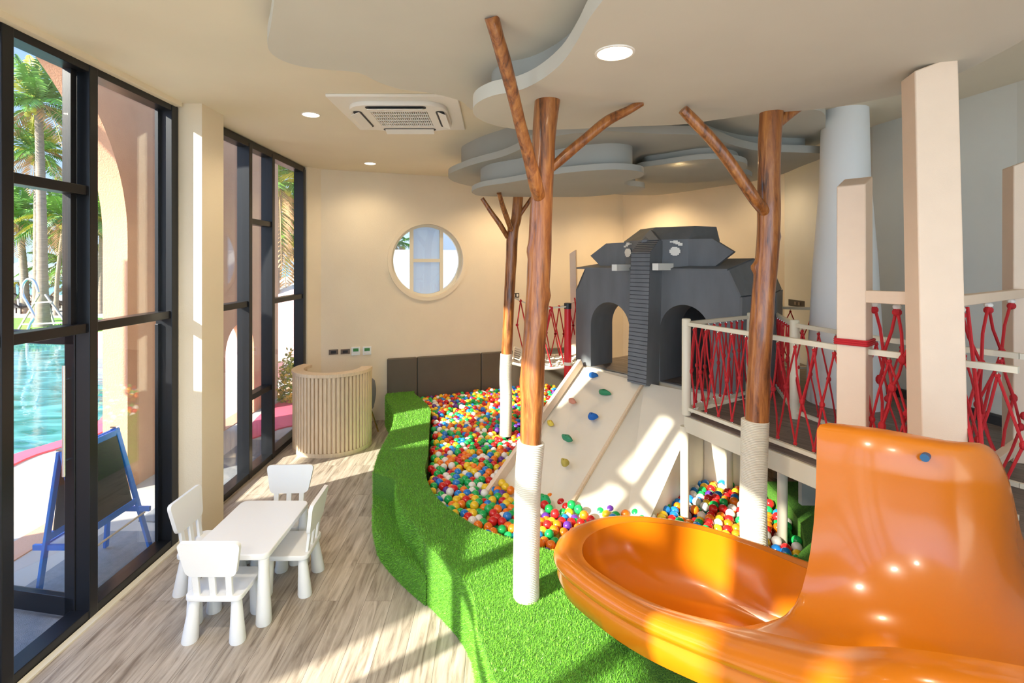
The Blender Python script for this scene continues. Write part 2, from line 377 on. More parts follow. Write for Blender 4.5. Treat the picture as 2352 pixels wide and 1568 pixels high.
frost=pmat('frosted_film',(.72,.80,.92),.4); t_,b_=nodes_of(frost); b_.inputs['Transmission Weight'].default_value=.55; b_.inputs['Roughness'].default_value=.6
zc=sqrt(WR**2-.22**2)-.04
fp=[(-.22,-zc),(.22,-zc),(.22,zc),(-.22,zc)]
def clip_circle_rect(x0,x1,z0,z1,r):
    P=[]
    for i in range(13): x=x0+(x1-x0)*i/12; P.append((x,max(z0,-sqrt(r*r-x*x))))
    for i in range(13): x=x1-(x1-x0)*i/12; P.append((x,min(z1,sqrt(r*r-x*x))))
    return [(wcs+p[0],wcz+p[1]) for p in P]
panel('frosted_pane',[clip_circle_rect(-.22,.22,.02,.6,WR-.045)],WO+An3*.12,Au,An3,.004,frost,rw)
panel('frosted_pane',[clip_circle_rect(-.22,.22,-.6,-.02,WR-.045)],WO+An3*.12,Au,An3,.004,frost,rw)
# window walls: black aluminium
def window_wall(name, ys, spec, door=None):
    root=bpy.data.objects.new(name,None); COL.objects.link(root); root['kind']='structure'
    f=MB(); y0,y1=ys[0],ys[-1]; zt=3.80
    for y in ys:
        w_=.075 if y not in (y0,y1) else .09
        yy=y+(w_/2 if y==y0 else (-w_/2 if y==y1 else 0))
        f.box((WX-.05,yy,zt/2),(.14,w_,zt))
    f.box((WX-.05,(y0+y1)/2,zt-.01),(.13,y1-y0,.08)); f.box((WX-.05,(y0+y1)/2,.035),(.13,y1-y0,.07))
    for (a,b_,z) in spec: f.box((WX-.05,(a+b_)/2,z),(.11,b_-a,.065))
    f.build('window_frame',M['black'],root,smooth=False,bevel=.004)
    for i in range(len(ys)-1):
        zs=[.06]+sorted(z for a,b_,z in spec if a<=ys[i]+.01 and b_>=ys[i+1]-.01)+[zt-.04]
        for z0,z1 in zip(zs,zs[1:]):
            if door and abs(ys[i]-door)<.01 and z0<1: continue
            MB().box((WX-.06,(ys[i]+ys[i+1])/2,(z0+z1)/2),(.008,ys[i+1]-ys[i]-.04,z1-z0)).build('glass_pane',M['glass'],root,smooth=False)
    return root
YS=[-3.9,-2.7,-1.6,-.36,1.39,2.22,2.95,3.58,4.53]
sp=[(a,b_,2.0) for a,b_ in zip(YS[3:],YS[4:])]+[(2.95,3.58,2.94),(1.39,2.22,2.94),(-.36,1.39,2.94)]
W1=window_wall('window_1',YS[3:],sp,door=2.95)
W4=window_wall('window_4',[-3.9,-2.7,-1.6,-.40],[(-3.9,-2.7,2.0),(-2.7,-1.6,2.0),(-1.6,-.40,2.0)])
MB().box((WX-.05,.02,1.45),(.12,.08,2.9)).build('window_frame',M['black'],W1,smooth=False)

# inner sash stiles beside the mullions
b=MB(); b.box((WX-.075,3.49,2.9),(.06,.05,1.75)); b.box((WX-.09,4.43,2.9),(.03,.05,1.75)); b.box((WX-.09,4.43,1.0),(.03,.05,1.85)); b.box((WX-.075,3.02,2.9),(.06,.05,1.75))
b.build('window_sash',M['black'],W1,smooth=False,bevel=.003)
W2=window_wall('window_2',[4.88,5.87,6.47,7.56],[(4.88,5.87,1.98),(5.87,6.47,2.92),(5.87,6.47,.90),(6.47,7.56,1.96)])
# sill strips
struct(MB().box((WX+.045,1.3,.006),(.05,6.5,.012)).build('trim_1',M['creamsteel'],smooth=False))
struct(MB().box((WX+.02,.3,CEIL-.02),(.10,8.4,.04)).build('trim_2',M['wall'],smooth=False))
# open door leaf, swung outward
dr=bpy.data.objects.new('door_1',None); COL.objects.link(dr); dr['kind']='structure'
da=Vector((-2.88,3.56,0)); db=Vector((-3.74,3.72,0)); dd=(db-da)
b=MB(); up=Vector((0,0,1))
for q,w_ in ((.04,.085),(.96,.085)): p=da+dd*q; b.bar(p+up*.03,p+up*1.97,.05,w_,up=dd.normalized())
for z,h in ((.09,.13),(1.93,.09)): b.bar(da+up*z,db+up*z,.05,h)
b.build('door_frame',M['black'],dr,smooth=False,bevel=.004)
MB().bar(da+dd*.07+up*1.0,da+dd*.93+up*1.0,.008,1.8).build('door_glass',M['glass'],dr,smooth=False)
hp=da+dd*.055+Vector((.0,-.06,0))
MB().tube([hp+up*1.0,hp+up*1.75],.012,10).tube([hp+up*1.1,hp+up*1.1+Vector((0,.06,0))],.008,8).tube([hp+up*1.65,hp+up*1.65+Vector((0,.06,0))],.008,8).build('door_handle',M['steel'],dr)
# ------------------------------------------------------------------ ceiling: floating cloud canopies
def zpoly(px,z,k=5): return [tuple(p[:2]) for p in smooth_loop([atz(a,b_,z)[:2] for a,b_ in px],k)]
def inset(poly,d):
    out=[]; n=len(poly); area=sum(poly[i][0]*poly[(i+1)%n][1]-poly[(i+1)%n][0]*poly[i][1] for i in range(n))
    sg=1 if area>0 else -1
    for i in range(n):
        a=Vector(poly[(i-2)%n]); c=Vector(poly[(i+2)%n]); t=(c-a)
        if t.length<1e-6: t=Vector((1,0))
        t.normalize(); nn=Vector((-t.y,t.x))*sg; out.append(tuple(Vector(poly[i])+nn*d))
    return out
L1=[(700,-230),(640,-70),(630,0),(622,60),(615,108),(640,135),(690,152),(750,160),(822,167),(868,188),(920,205),(990,214),(1058,232),(1110,260),(1300,262),(1560,262),(1760,240),(1980,205),(2190,120),(2352,40),(2700,-150),(3000,-500),(2000,-600),(1100,-420)]
L2=[(1440,-70),(1385,0),(1352,45),(1325,95),(1290,145),(1240,185),(1190,208),(1130,220),(1092,240),(1088,262),(1110,278),(1150,291),(1210,298),(1300,297),(1430,291),(1560,286),(1640,276),(1740,262),(1885,250),(1980,235),(2090,212),(2150,191),(2210,165),(2280,130),(2352,90),(2450,20),(2800,-200),(2900,-420),(2100,-450),(1600,-300)]
cc=thing('ceiling_cloud','large grey two-layer cloud panel above the near trees, with one big downlight','ceiling panel',(1.0,2.6,3.43))
p1=zpoly(L1,3.66); plate('upper_layer',[p1],3.66,.09,M['cloud'],cc)
plate('upper_riser',[inset(p1,.14)],3.75,.09,M['cloud'],cc)
p2=zpoly(L2,3.43); plate('lower_layer',[p2],3.43,.085,M['cloud'],cc)
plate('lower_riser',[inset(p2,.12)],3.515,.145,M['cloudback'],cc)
B1p=[(1030,402),(1062,386),(1100,374),(1150,361),(1190,345),(1225,326),(1290,310),(1400,301),(1500,307),(1590,309),(1640,316),(1690,335),(1750,347),(1830,350),(1888,353),(1885,364),(1840,382),(1790,402),(1720,418),(1640,430),(1560,442),(1500,448),(1430,447),(1330,440),(1200,438),(1100,430),(1045,418)]
B2p=[(1085,438),(1110,428),(1170,419),(1220,410),(1290,398),(1380,390),(1440,390),(1476,396),(1474,406),(1450,413),(1434,420),(1446,426),(1478,430),(1470,438),(1400,447),(1330,452),(1200,452),(1110,450),(1088,445)]
B3p=[(1462,388),(1520,378),(1600,367),(1660,365),(1708,373),(1716,386),(1700,395),(1722,402),(1716,410),(1600,418),(1500,420),(1462,410)]
B4p=[(1600,288),(1700,264),(1800,252),(1885,255),(1896,290),(1888,325),(1840,345),(1760,350),(1690,340),(1640,320)]
cb=thing('ceiling_cloud','dark grey stacked cloud panel group over the elephant playhouse at the back','ceiling panel',(1.2,6,3.25))
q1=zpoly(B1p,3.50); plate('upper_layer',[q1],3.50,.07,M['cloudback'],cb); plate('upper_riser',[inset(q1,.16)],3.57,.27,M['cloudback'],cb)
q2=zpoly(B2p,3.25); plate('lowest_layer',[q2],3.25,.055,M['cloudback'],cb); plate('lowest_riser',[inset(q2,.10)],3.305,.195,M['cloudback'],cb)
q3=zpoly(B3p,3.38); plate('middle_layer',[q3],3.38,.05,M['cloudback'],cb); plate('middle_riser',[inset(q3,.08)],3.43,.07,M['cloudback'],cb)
cc4=thing('ceiling_cloud','pale rounded ceiling panel tucked behind the right tree top','ceiling panel',(2.5,5,3.68))
q4=zpoly(B4p,3.68); plate('layer',[q4],3.68,.07,M['cloud'],cc4); plate('riser',[inset(q4,.12)],3.75,.09,M['cloudback'],cc4)
# downlights, plus added fill spots
def downlight(p, r, label):
    t=thing('ceiling_downlight',label,'downlight',p,'recessed round downlights')
    n=32; z=p.z
    b=MB(); b.loft([[(p.x+rr*cos(2*pi*i/n),p.y+rr*sin(2*pi*i/n),zz) for i in range(n)] for rr,zz in ((r*1.12,z),(r*1.10,z-.005),(r*.98,z-.006),(r*.94,z-.001))],close=True,caps=False)
    b.build('trim_ring',M['acwhite'],t)
    MB().lathe([(r*.95,-.002),(r*.95,-.001)],p,32).build('lamp_disc',M['lamp'],t)
    ld=bpy.data.lights.new('downlight_beam','SPOT'); ld.energy=22; ld.spot_size=radians(150); ld.spot_blend=.8; ld.color=(1,.80,.55); ld.shadow_soft_size=.06
    lo=bpy.data.objects.new('downlight_beam',ld); COL.objects.link(lo); lo.location=(p.x,p.y,z-.03)
downlight(atz(714,263,CEIL),.078,'small round downlight left of the air conditioner')
downlight(atz(850,375,CEIL),.078,'small round downlight farther back, beyond the air conditioner')
for k_,(x_,y_) in enumerate(((-1.2,-1.2),(-.3,-2.6),(-1.9,1.4))):  # unseen spots added under the ceiling to brighten the room, no fittings
    ld=bpy.data.lights.new('added_room_fill','SPOT'); ld.energy=130; ld.spot_size=radians(165); ld.spot_blend=.6; ld.color=(1,.90,.76); ld.shadow_soft_size=.14
    lo=bpy.data.objects.new('added_room_fill',ld); COL.objects.link(lo); lo.location=(x_,y_,CEIL-.05)
downlight(atz(1412,121,3.43),.083,'large-looking round downlight in the grey cloud beside the first tree')
for (x_,y_,z_,e_) in ((.3,7.9,3.7,45),(2.2,8.3,3.7,60),(3.3,6.9,3.7,14)):  # spots added to brighten and warm the back walls, no fittings
    ld=bpy.data.lights.new('added_wall_fill','SPOT'); ld.energy=e_; ld.spot_size=radians(150); ld.spot_blend=.8; ld.color=(1,.74,.45); ld.shadow_soft_size=.06
    lo=bpy.data.objects.new('added_wall_fill',ld); COL.objects.link(lo); lo.location=(x_,y_,z_)
for (x_,y_,z_) in ((1.75,4.95,3.40),(1.3,6.3,3.40),(2.6,6.2,3.66)):
    ld=bpy.data.lights.new('cove_lamp','POINT'); ld.energy=3.5; ld.color=(1,.68,.32); ld.shadow_soft_size=.05
    lo=bpy.data.objects.new('cove_lamp',ld); COL.objects.link(lo); lo.location=(x_,y_,z_)
# ------------------------------------------------------------------ air conditioner cassette
ac=thing('ceiling_air_conditioner','cream square ceiling cassette air conditioner with louvred grille','air conditioner',(-.87,4.82,CEIL))
x0,x1,y0,y1=-1.41,-.32,4.27,5.36; cx_,cy_=(x0+x1)/2,(y0+y1)/2
MB().box((cx_,cy_,CEIL-.012),(x1-x0,y1-y0,.024)).build('mounting_panel',M['acwhite'],ac,bevel=.006)
def rrect(cx,cy,w,h,r,k=6):
    P=[]
    for sx_,sy_,a0 in ((1,1,0),(-1,1,90),(-1,-1,180),(1,-1,270)):
        for i in range(k+1):
            a=radians(a0+90*i/k); P.append((cx+sx_*(w/2-r)+r*cos(a),cy+sy_*(h/2-r)+r*sin(a)))
    return P
plate('face_panel',[rrect(cx_,cy_,.86,.86,.2),rrect(cx_,cy_,.50,.50,.01)],CEIL-.062,.04,M['acwhite'],ac,bevel=.008)
b=MB(); b.box((cx_,cy_,CEIL-.03),(.5,.5,.01)); b.build('filter_recess',M['grille'],ac,smooth=False)
b=MB()
for i in range(26): b.box((cx_-.24+.48*i/25,cy_,CEIL-.055),(.007,.49,.012))
for j in range(6): b.box((cx_,cy_-.24+.48*j/5,CEIL-.057),(.5,.009,.014))
b.build('intake_grille',M['acwhite'],ac,smooth=False)
for k in range(4):
    a=k*pi/2; c_=(cx_+.365*cos(a),cy_+.365*sin(a))
    plate('air_slot',[rrect(c_[0],c_[1],.075 if k%2==0 else .52,.52 if k%2==0 else .075,.03)],CEIL-.066,.004,M['grille'],ac)
    ca=Vector((cos(a),sin(a),0)); tt=Vector((-sin(a),cos(a),0)); o_=Vector((cx_,cy_,CEIL))+ca*.375
    MB().hexa([o_-tt*.24-ca*.03+up*-.068,o_+tt*.24-ca*.03+up*-.068,o_+tt*.24+ca*.045+up*-.098,o_-tt*.24+ca*.045+up*-.098,
               o_-tt*.24-ca*.03+up*-.062,o_+tt*.24-ca*.03+up*-.062,o_+tt*.24+ca*.045+up*-.092,o_-tt*.24+ca*.045+up*-.092]).build('louvre_flap',M['acwhite'],ac,smooth=False,bevel=.002)
# ------------------------------------------------------------------ padded wall panels
def wallpt(s,off=0,z=0): return WO+Au*s-An3*off+Vector((0,0,z))
def s_at(px): 
    r=Vector(((px-CX)/F,1)); # A0+Ad*s = r*t
    det=Ad.x*(-r.y)-(-r.x)*Ad.y
    return ((-A0.x)*(-r.y)-(-r.x)*(-A0.y))/det
ps=[888,957,1103,1215,1335,1400]
names=['brown padded wall panel at the left end above the turf bench','brown padded wall panel second from the left behind the ball pit','brown padded wall panel between the back tree and the front tree','brown padded wall panel right of the front tree trunk','brown padded wall panel behind the red post']
for i in range(5):
    a_,b__=s_at(ps[i]),s_at(ps[i+1])
    o=MB().hexa([wallpt(a_+.004,.0,.02),wallpt(b__-.004,.0,.02),wallpt(b__-.004,.055,.02),wallpt(a_+.004,.055,.02),wallpt(a_+.004,.0,.95),wallpt(b__-.004,.0,.95),wallpt(b__-.004,.055,.95),wallpt(a_+.004,.055,.95)]).build('padded_wall_panel',M['pad'],bevel=.018,seg=3)
    tag(o,names[i],'wall padding','brown padded panels along the back wall')
def rightpad(a,b_,label,z1=1.26,z0=.1):
    a,b_=Vector(a),Vector(b_); d=(b_-a).normalized(); n=Vector((-d.y,d.x)); 
    if (Vector((1,4))-a).dot(n)<0: n=-n
    P=[a+d*.004,b_-d*.004,b_-d*.004+n*.05,a+d*.004+n*.05]
    o=MB().hexa([(p.x,p.y,z0) for p in P]+[(p.x,p.y,z1) for p in P]).build('padded_wall_panel',M['padblack'],bevel=.012)
    tag(o,label,'wall padding','black padded panels on the right wall')
pm=C2+(C1-C2)*.5
rightpad(C1,pm,'black padded panel low on the right wall behind the square cream post',1.24)
rightpad(pm,C2,'black padded panel low on the right wall seen through the net right of the widest post',1.24)
rightpad(C2,Vector((4.02,2.9)),'black padded panel low on the right wall at the picture edge',1.24)
# wall switches and thermostats
def on_wall(px,py,w_,h_,name,mats,label,cat,inner=None,grp=None):
    p=onplane(px,py,WO,An3)
    r=thing(name,label,cat,(p.x,p.y,p.z),grp)
    def bx(ds,dz,w,h,off,t,nm,m):
        c=p+Au*ds-An3*off+up*dz
        MB().hexa([c-Au*w/2-up*h/2,c+Au*w/2-up*h/2,c+Au*w/2-up*h/2-An3*t,c-Au*w/2-up*h/2-An3*t,c-Au*w/2+up*h/2,c+Au*w/2+up*h/2,c+Au*w/2+up*h/2-An3*t,c-Au*w/2+up*h/2-An3*t]).build(nm,m,r,bevel=.002)
    bx(0,0,w_,h_,0,.012,'plate',mats[0])
    for (ds,dz,w,h,nm,m) in inner: bx(ds,dz,w,h,.012,.006,nm,m)
on_wall(766,808,.135,.075,'light_switch',[M['switch']],'brown-framed switch plate, leftmost of the row on the cream wall','switch',[(0,0,.075,.04,'rocker',M['switchblack'])],'controls in a row on the back wall')
on_wall(793,807,.135,.075,'light_switch',[M['switch']],'brown-framed switch plate beside the first thermostat','switch',[(0,0,.075,.04,'rocker',M['switchblack'])],'controls in a row on the back wall')
on_wall(817,806,.125,.125,'thermostat',[M['white']],'white thermostat with dark display, left of the pair','thermostat',[(0,.02,.08,.045,'display',M['lcd']),(-.03,-.035,.022,.012,'button',M['acwhite']),(.03,-.035,.022,.012,'button',M['acwhite'])],'controls in a row on the back wall')
on_wall(843,805,.125,.125,'thermostat',[M['white']],'white thermostat with green display, rightmost of the row','thermostat',[(0,.02,.08,.045,'display',M['lcd']),(-.03,-.035,.022,.012,'button',M['acwhite']),(.03,-.035,.022,.012,'button',M['acwhite'])],'controls in a row on the back wall')
on_wall(1184,678,.13,.075,'power_socket',[M['switchblack']],'black double socket plate on the wall beside the back tree','socket',[(-.03,0,.035,.045,'insert',M['eyewhite']),(.03,0,.035,.045,'insert',M['eyewhite'])])
Bd=(B1-A1).normalized(); 
def on_wall_c(px,py,w_,label,ins):
    d=(C1-B1).normalized(); n=Vector((-d.y,d.x,0)); p=onplane(px,py,(B1.x,B1.y,0),n)
    if n.x>0: n=-n
    u_=Vector((d.x,d.y,0)); r=thing('power_socket',label,'socket',(p.x,p.y,p.z),'black sockets on the right rear wall')
    MB().box((p.x-.006,p.y,p.z),(.012,w_*3,.085)).build('plate',M['switchblack'],r,bevel=.002)
    for k in range(ins): MB().box((p.x-.015,p.y+(k-.5)*w_*.8,p.z),(.008,.05,.04)).build('insert',M['switch'],r)
on_wall_c(1820,695,.05,'smaller black socket plate left of its twin near the white column',0)
on_wall_c(1834,697,.10,'black double socket plate nearest the white column',2)
# ------------------------------------------------------------------ turf-covered bench around the pit
ZT=.42; ZS=.21
out_top=[(885,908),(888,920),(905,947),(903,975),(890,1001),(869,1043),(857,1085)]
notch=[(909,1103),(912,1135),(930,1183),(958,1212),(974,1240)]
out_low=[(978,1253),(991,1262),(1052,1317),(1087,1374),(1098,1450)]
inn=[(950,902),(975,922),(989,940),(987,965),(985,1000),(983,1041),(976,1080),(991,1125),(1014,1152),(1049,1179),(1098,1210),(1163,1233),(1240,1256)]
g=lambda L,z:[tuple(atz(a,b_,z)[:2]) for a,b_ in L]
o1=[tuple(p[:2]) for p in smooth_loop([(*p,0) for p in g(out_top,ZT)],4,False)]
o2=[tuple(p[:2]) for p in smooth_loop([(*p,0) for p in g(notch,ZT)],4,False)]
o3=[tuple(p[:2]) for p in smooth_loop([(*p,0) for p in g(out_low,ZT)],4,False)]
o3+=[(-.02,2.55),(.15,2.2),(.55,1.9),(1.1,1.75)]
inn_w=[tuple(p[:2]) for p in smooth_loop([(*p,0) for p in g(inn,ZT)],4,False)]
inn_w+=[(.45,3.62),(.8,3.50),(1.2,3.40),(1.6,3.38),(2.0,3.50),(2.22,3.72),(2.36,4.0),(2.44,4.3),(2.5,4.8)]
wallA=[tuple((WO+Au*(s_at(885)+.01)-An3*.06)[:2]),tuple((WO+Au*s_at(950)-An3*.06)[:2])]
top=o1+o2+o3+[(3.0,1.75),(3.0,4.8)]+inn_w[::-1]+[wallA[1],wallA[0]]
# lower step inside the notch
st_out=[(857,1155),(858,1175),(862,1195),(870,1222),(890,1248),(920,1277),(950,1303),(978,1324)]
s1=[tuple(p[:2]) for p in smooth_loop([(*p,0) for p in g(st_out,ZS)],4,False)]
step=s1+[o2[-1]]+[ (x+.03,y+.03) for x,y in o2[::-1]]+[o1[-1]]
tb=thing('turf_bench','bright green artificial turf bench curving round the ball pit to the slide','bench',(-.6,3.6,0))
plate('bench_top',[top],0,ZT,M['turf'],tb)
plate('lower_step',[step],0,ZS,M['turf'],tb)
# pile of turf blades on the visible faces
import bisect
def inside(p,poly):
    x,y=p; c=False; n=len(poly); j=n-1
    for i in range(n):
        xi,yi=poly[i]; xj,yj=poly[j]
        if (yi>y)!=(yj>y) and x<(xj-xi)*(y-yi)/(yj-yi)+xi: c=not c
        j=i
    return c
def blades(name, gens, parent, label=None):
    vs=[];fs=[];rnd=random.Random(3)
    for gen in gens:
        for p,nrm in gen:
            k_=max(1,p.y/4); h=rnd.uniform(.010,.018); a=rnd.uniform(0,2*pi); w_=rnd.uniform(.0011,.0019)*k_
            t=Vector((cos(a),sin(a),0)); 
            if abs(nrm.z)<.5: t=Vector((nrm.y*cos(a),-nrm.x*cos(a),sin(a)))
            l=Vector((rnd.gauss(0,1),rnd.gauss(0,1),rnd.gauss(0,1)))*.005
            b=len(vs); q=p-nrm*.002
            vs+=[tuple(q-t*w_),tuple(q+t*w_),tuple(q+nrm*h+l)]; fs.append((b,b+1,b+2))
    me=bpy.data.meshes.new(name); me.from_pydata(vs,[],fs); me.materials.append(M['blade']); me.update()
    o=finish(name,me,parent,False); o['kind']='stuff'; return o
def top_gen(poly,z,dens,test=None):
    xs=[p[0] for p in poly]; ys=[p[1] for p in poly]; rnd=random.Random(5)
    x0,x1,y0,y1=min(xs),min(1.9,max(xs)),min(ys),max(ys); n=int((x1-x0)*(y1-y0)*26000*dens)
    for _ in range(n):
        x,y=rnd.uniform(x0,x1),rnd.uniform(y0,y1)
        if y>1.5 and rnd.random()>min(1,(3.4/y)**2): continue
        if (x-0)/max(y,.1)>.75: continue
        if x>.75 and y<3.3: continue
        if inside((x,y),poly) and not (test and test(x,y)): yield Vector((x,y,z)),Vector((0,0,1))
def side_gen(path,z0,z1,dens,sg=1):
    rnd=random.Random(6)
    for (a,b_) in zip(path,path[1:]):
        a,b_=Vector(a),Vector(b_); L=(b_-a).length
        if L<1e-5: continue
        d=(b_-a)/L; n=Vector((d.y,-d.x,0))*sg; m_=(a+b_)/2
        for _ in range(int(L*(z1-z0)*26000*dens*min(1,(3.4/m_.y)**2))):
            q=a+d*rnd.uniform(0,L); yield Vector((q.x,q.y,rnd.uniform(z0,z1))),n
pathout=o1+o2+o3
pathstep=s1+[o2[-1]]
blades('turf_pile',[top_gen(top,ZT,1.0),top_gen(step,ZS,1.0),side_gen([p for p in o3 if p[1]<4],0,ZT,1.0,1),side_gen(s1,0,ZS,1.0,1),side_gen(o2,ZS,ZT,1,1),side_gen(o1,0,ZT,1,1)],tb)
# ------------------------------------------------------------------ pit floor and balls
pit=inn_w+[(2.5,6.2),(1.9,9.0)]+[tuple((WO+Au*s_at(1340)-An3*.06)[:2])]+[wallA[1]]
# ------------------------------------------------------------------ trees
def tree(label, trunk, rads, rope_from, rope_pts, branches, seed, knots):
    base=rope_pts[-1]; t=thing('tree_trunk_post',label,'tree post',tuple(base))
    rnd=random.Random(seed)
    pts=smooth_loop(trunk,10,False); rr=smooth_loop([(r,0,0) for r in rads],10,False); rr=[r[0] for r in rr]
    def fn(k,a,p):
        v=1+.05*noise.noise(Vector((cos(a)*.8+seed,sin(a)*.8,p.z*2.2)))+.05*noise.noise(Vector((cos(a)*2,sin(a)*2+seed,p.z*5)))
        for (kz,ka,kh,ks) in knots:
            da_=(a-ka+pi)%(2*pi)-pi; v+=kh*math.exp(-((p.z-kz)/ks)**2-(da_/.38)**2)
        return v
    MB().tube(pts,rr,28,fn=fn).build('trunk',M['trunk'],t)
    # rope wrap: a coil of about 9 mm cord
    pr=smooth_loop(rope_pts,30,False); L=sum((pr[i+1]-pr[i]).length for i in range(len(pr)-1)); pitch=.0105; N=int(L/pitch)
    P=[];R=[]
    def at(s):
        acc=0
        for i in range(len(pr)-1):
            l=(pr[i+1]-pr[i]).length
            if acc+l>=s: return pr[i].lerp(pr[i+1],(s-acc)/l)
            acc+=l
        return pr[-1]
    for i in range(N):
        for q,dr_ in ((0.08,-.0055),(.3,.0),(.55,.001),(.8,0.0)):
            P.append(at((i+q)*pitch)); R.append(rope_from+dr_)
    def fn2(k,a,p): return 1+.07*noise.noise(Vector((cos(a)*1.1+seed,sin(a)*1.1,p.z*2.6)))+.5*sum(kh*math.exp(-((p.z-kz)/ks)**2-(((a-ka+pi)%(2*pi)-pi)/.5)**2) for kz,ka,kh,ks in knots)
    MB().tube(P,R,28,fn=fn2).build('rope_wrap',M['ropewhite'],t,ang=80)
    for bp_,br_ in branches:
        q=smooth_loop(bp_,8,False); rs=smooth_loop([(r,0,0) for r in br_],8,False)
        def fb(k,a,p): return 1+.10*noise.noise(Vector((cos(a)+seed,sin(a),p.length*4)))+.12*max(0,noise.noise(Vector((cos(a)*1.5,sin(a)*1.5,p.length*7+seed))))
        MB().tube(q,[r[0] for r in rs],16,fn=fb).build('branch',M['trunk'],t)
    return t
A=atd
d1=3.15
tree('nearest and thickest varnished tree trunk, rope-wrapped below, standing on the turf left of the slide',
 [A(1258,226,d1),A(1250,300,d1),A(1247,400,d1),A(1244,470,d1),A(1239,580,d1),A(1236,650,d1),A(1231,740,d1),A(1225,810,d1),A(1223,880,d1),A(1221,960,d1),A(1218,1040,d1)],
 [.077,.072,.067,.066,.072,.072,.070,.071,.073,.068,.066],.080,
 [A(1219,1014,d1),A(1212,1120,d1),A(1211,1200,d1),A(1209,1290,d1),A(1209,1376,d1)],
 [([A(1243,462,d1-.02),A(1232,430,d1-.08),A(1216,365,d1-.16),A(1196,290,d1-.26),A(1178,215,d1-.36),A(1158,140,d1-.46),A(1143,88,d1-.53),A(1129,38,d1-.585)],[.035,.040,.036,.033,.034,.036,.034,.036]),
  ([A(1262,392,d1),A(1295,360,d1+.02),A(1345,318,d1+.03),A(1395,278,d1+.04),A(1440,255,d1+.05),A(1474,236,d1+.05)],[.022,.030,.029,.031,.027,.022])],11,
 [(1.9,-1.2,.22,.03),(2.52,2.9,.15,.04),(1.72,-2.6,.18,.05),(2.25,.3,.16,.035),(3.1,-.4,.1,.05)])
d2=3.40
tree('right varnished tree trunk in front of the raised deck, rope-wrapped below, behind the slide rim',
 [A(1773,236,d2),A(1768,320,d2),A(1766,400,d2),A(1766,470,d2),A(1764,550,d2),A(1759,620,d2),A(1752,690,d2),A(1747,770,d2),A(1743,850,d2),A(1740,920,d2),A(1737,990,d2)],
 [.074,.070,.066,.070,.068,.068,.070,.072,.068,.072,.072],.083,
 [A(1734,964,d2),A(1731,1060,d2),A(1730,1150,d2),A(1732,1250,d2),A(1732,1340,d2)],
 [([A(1757,486,d2-.03),A(1735,458,d2-.08),A(1704,413,d2-.1),A(1668,362,d2-.12),A(1632,318,d2-.14),A(1595,280,d2-.16),A(1568,252,d2-.18)],[.036,.038,.037,.036,.034,.034,.030]),
  ([A(1780,290,d2),A(1812,262,d2),A(1840,243,d2),A(1866,229,d2)],[.032,.034,.030,.024])],23,
 [(2.0,-.4,.45,.035),(2.41,-2.8,.4,.03),(2.62,-.2,.35,.04),(1.68,-1.6,.25,.05),(2.85,-.2,.2,.04),(1.42,-1.2,.15,.05)])
d3=6.45
tree('slim back tree trunk standing in the balls near the padded wall',
 [A(1190,452,d3),A(1186,500,d3),A(1178,530,d3),A(1174,600,d3),A(1170,680,d3),A(1166,760,d3),A(1163,830,d3)],
 [.062,.064,.070,.068,.066,.066,.066],.074,
 [A(1163,812,d3),A(1161,870,d3),A(1163,920,d3),A(1161,1000,d3)],
 [([A(1166,545,d3-.02),A(1148,515,d3-.08),A(1128,487,d3-.1),A(1107,455,d3-.12)],[.028,.03,.027,.024]),
  ([A(1174,528,d3-.1),A(1164,500,d3-.25),A(1155,475,d3-.35),A(1146,443,d3-.5)],[.03,.032,.03,.026]),
  ([A(1184,510,d3),A(1198,488,d3),A(1212,468,d3),A(1222,452,d3)],[.026,.026,.024,.022])],37,
 [(2.0,1.2,.15,.04),(2.9,2.9,.12,.04)])
# ------------------------------------------------------------------ raised deck
ZD=1.16
deckp=[(1.02,6.59),(2.42,4.94),(1.61,4.39),(2.10,3.10),(2.17,2.72),(2.22,2.15),(2.30,1.0),(2.30,-1.0),(4.0,-1.0),(4.0,4.0),(3.83,5.3),(3.90,6.9),(3.1,8.1)]
dk=thing('raised_deck','dark wood-plank raised play deck with cream edge carrying the elephant playhouse and rope fences','deck',(2.8,4,0))
MB().prism(deckp,ZD-.03,ZD).build('deck_boards',M['deck'],dk,smooth=False)
fas=MB()
for a,b_ in ((0,1),(1,2),(2,3),(3,4),(4,5)):
    fas.bar((*deckp[a],ZD-.075),(*deckp[b_],ZD-.075),.045,.13)
fas.build('fascia',M['creamsteel'],dk,smooth=False,bevel=.004)
MB().prism([(x*.985+.04,y*.985+.05) for x,y in deckp],ZD-.10,ZD-.03).build('underside_frame',M['pad'],dk,smooth=False)
for (x,y,r,m) in ((2.22,4.02,.036,'creamsteel'),(1.60,4.40,.036,'creamsteel'),(2.62,5.4,.12,'pad'),(2.2,4.9,.036,'creamsteel'),(3.2,5.9,.05,'creamsteel'),(2.75,4.55,.045,'creamsteel')):
    MB().tube([(x,y,0),(x,y,ZD-.1)],r,20).build('support_post',M[m],dk)
# side wall under the deck at the right of the pit
struct(MB().box((3.1,4.35,.52),(1.1,.05,1.04)).build('wall_underdeck',M['cloudback'],smooth=False))
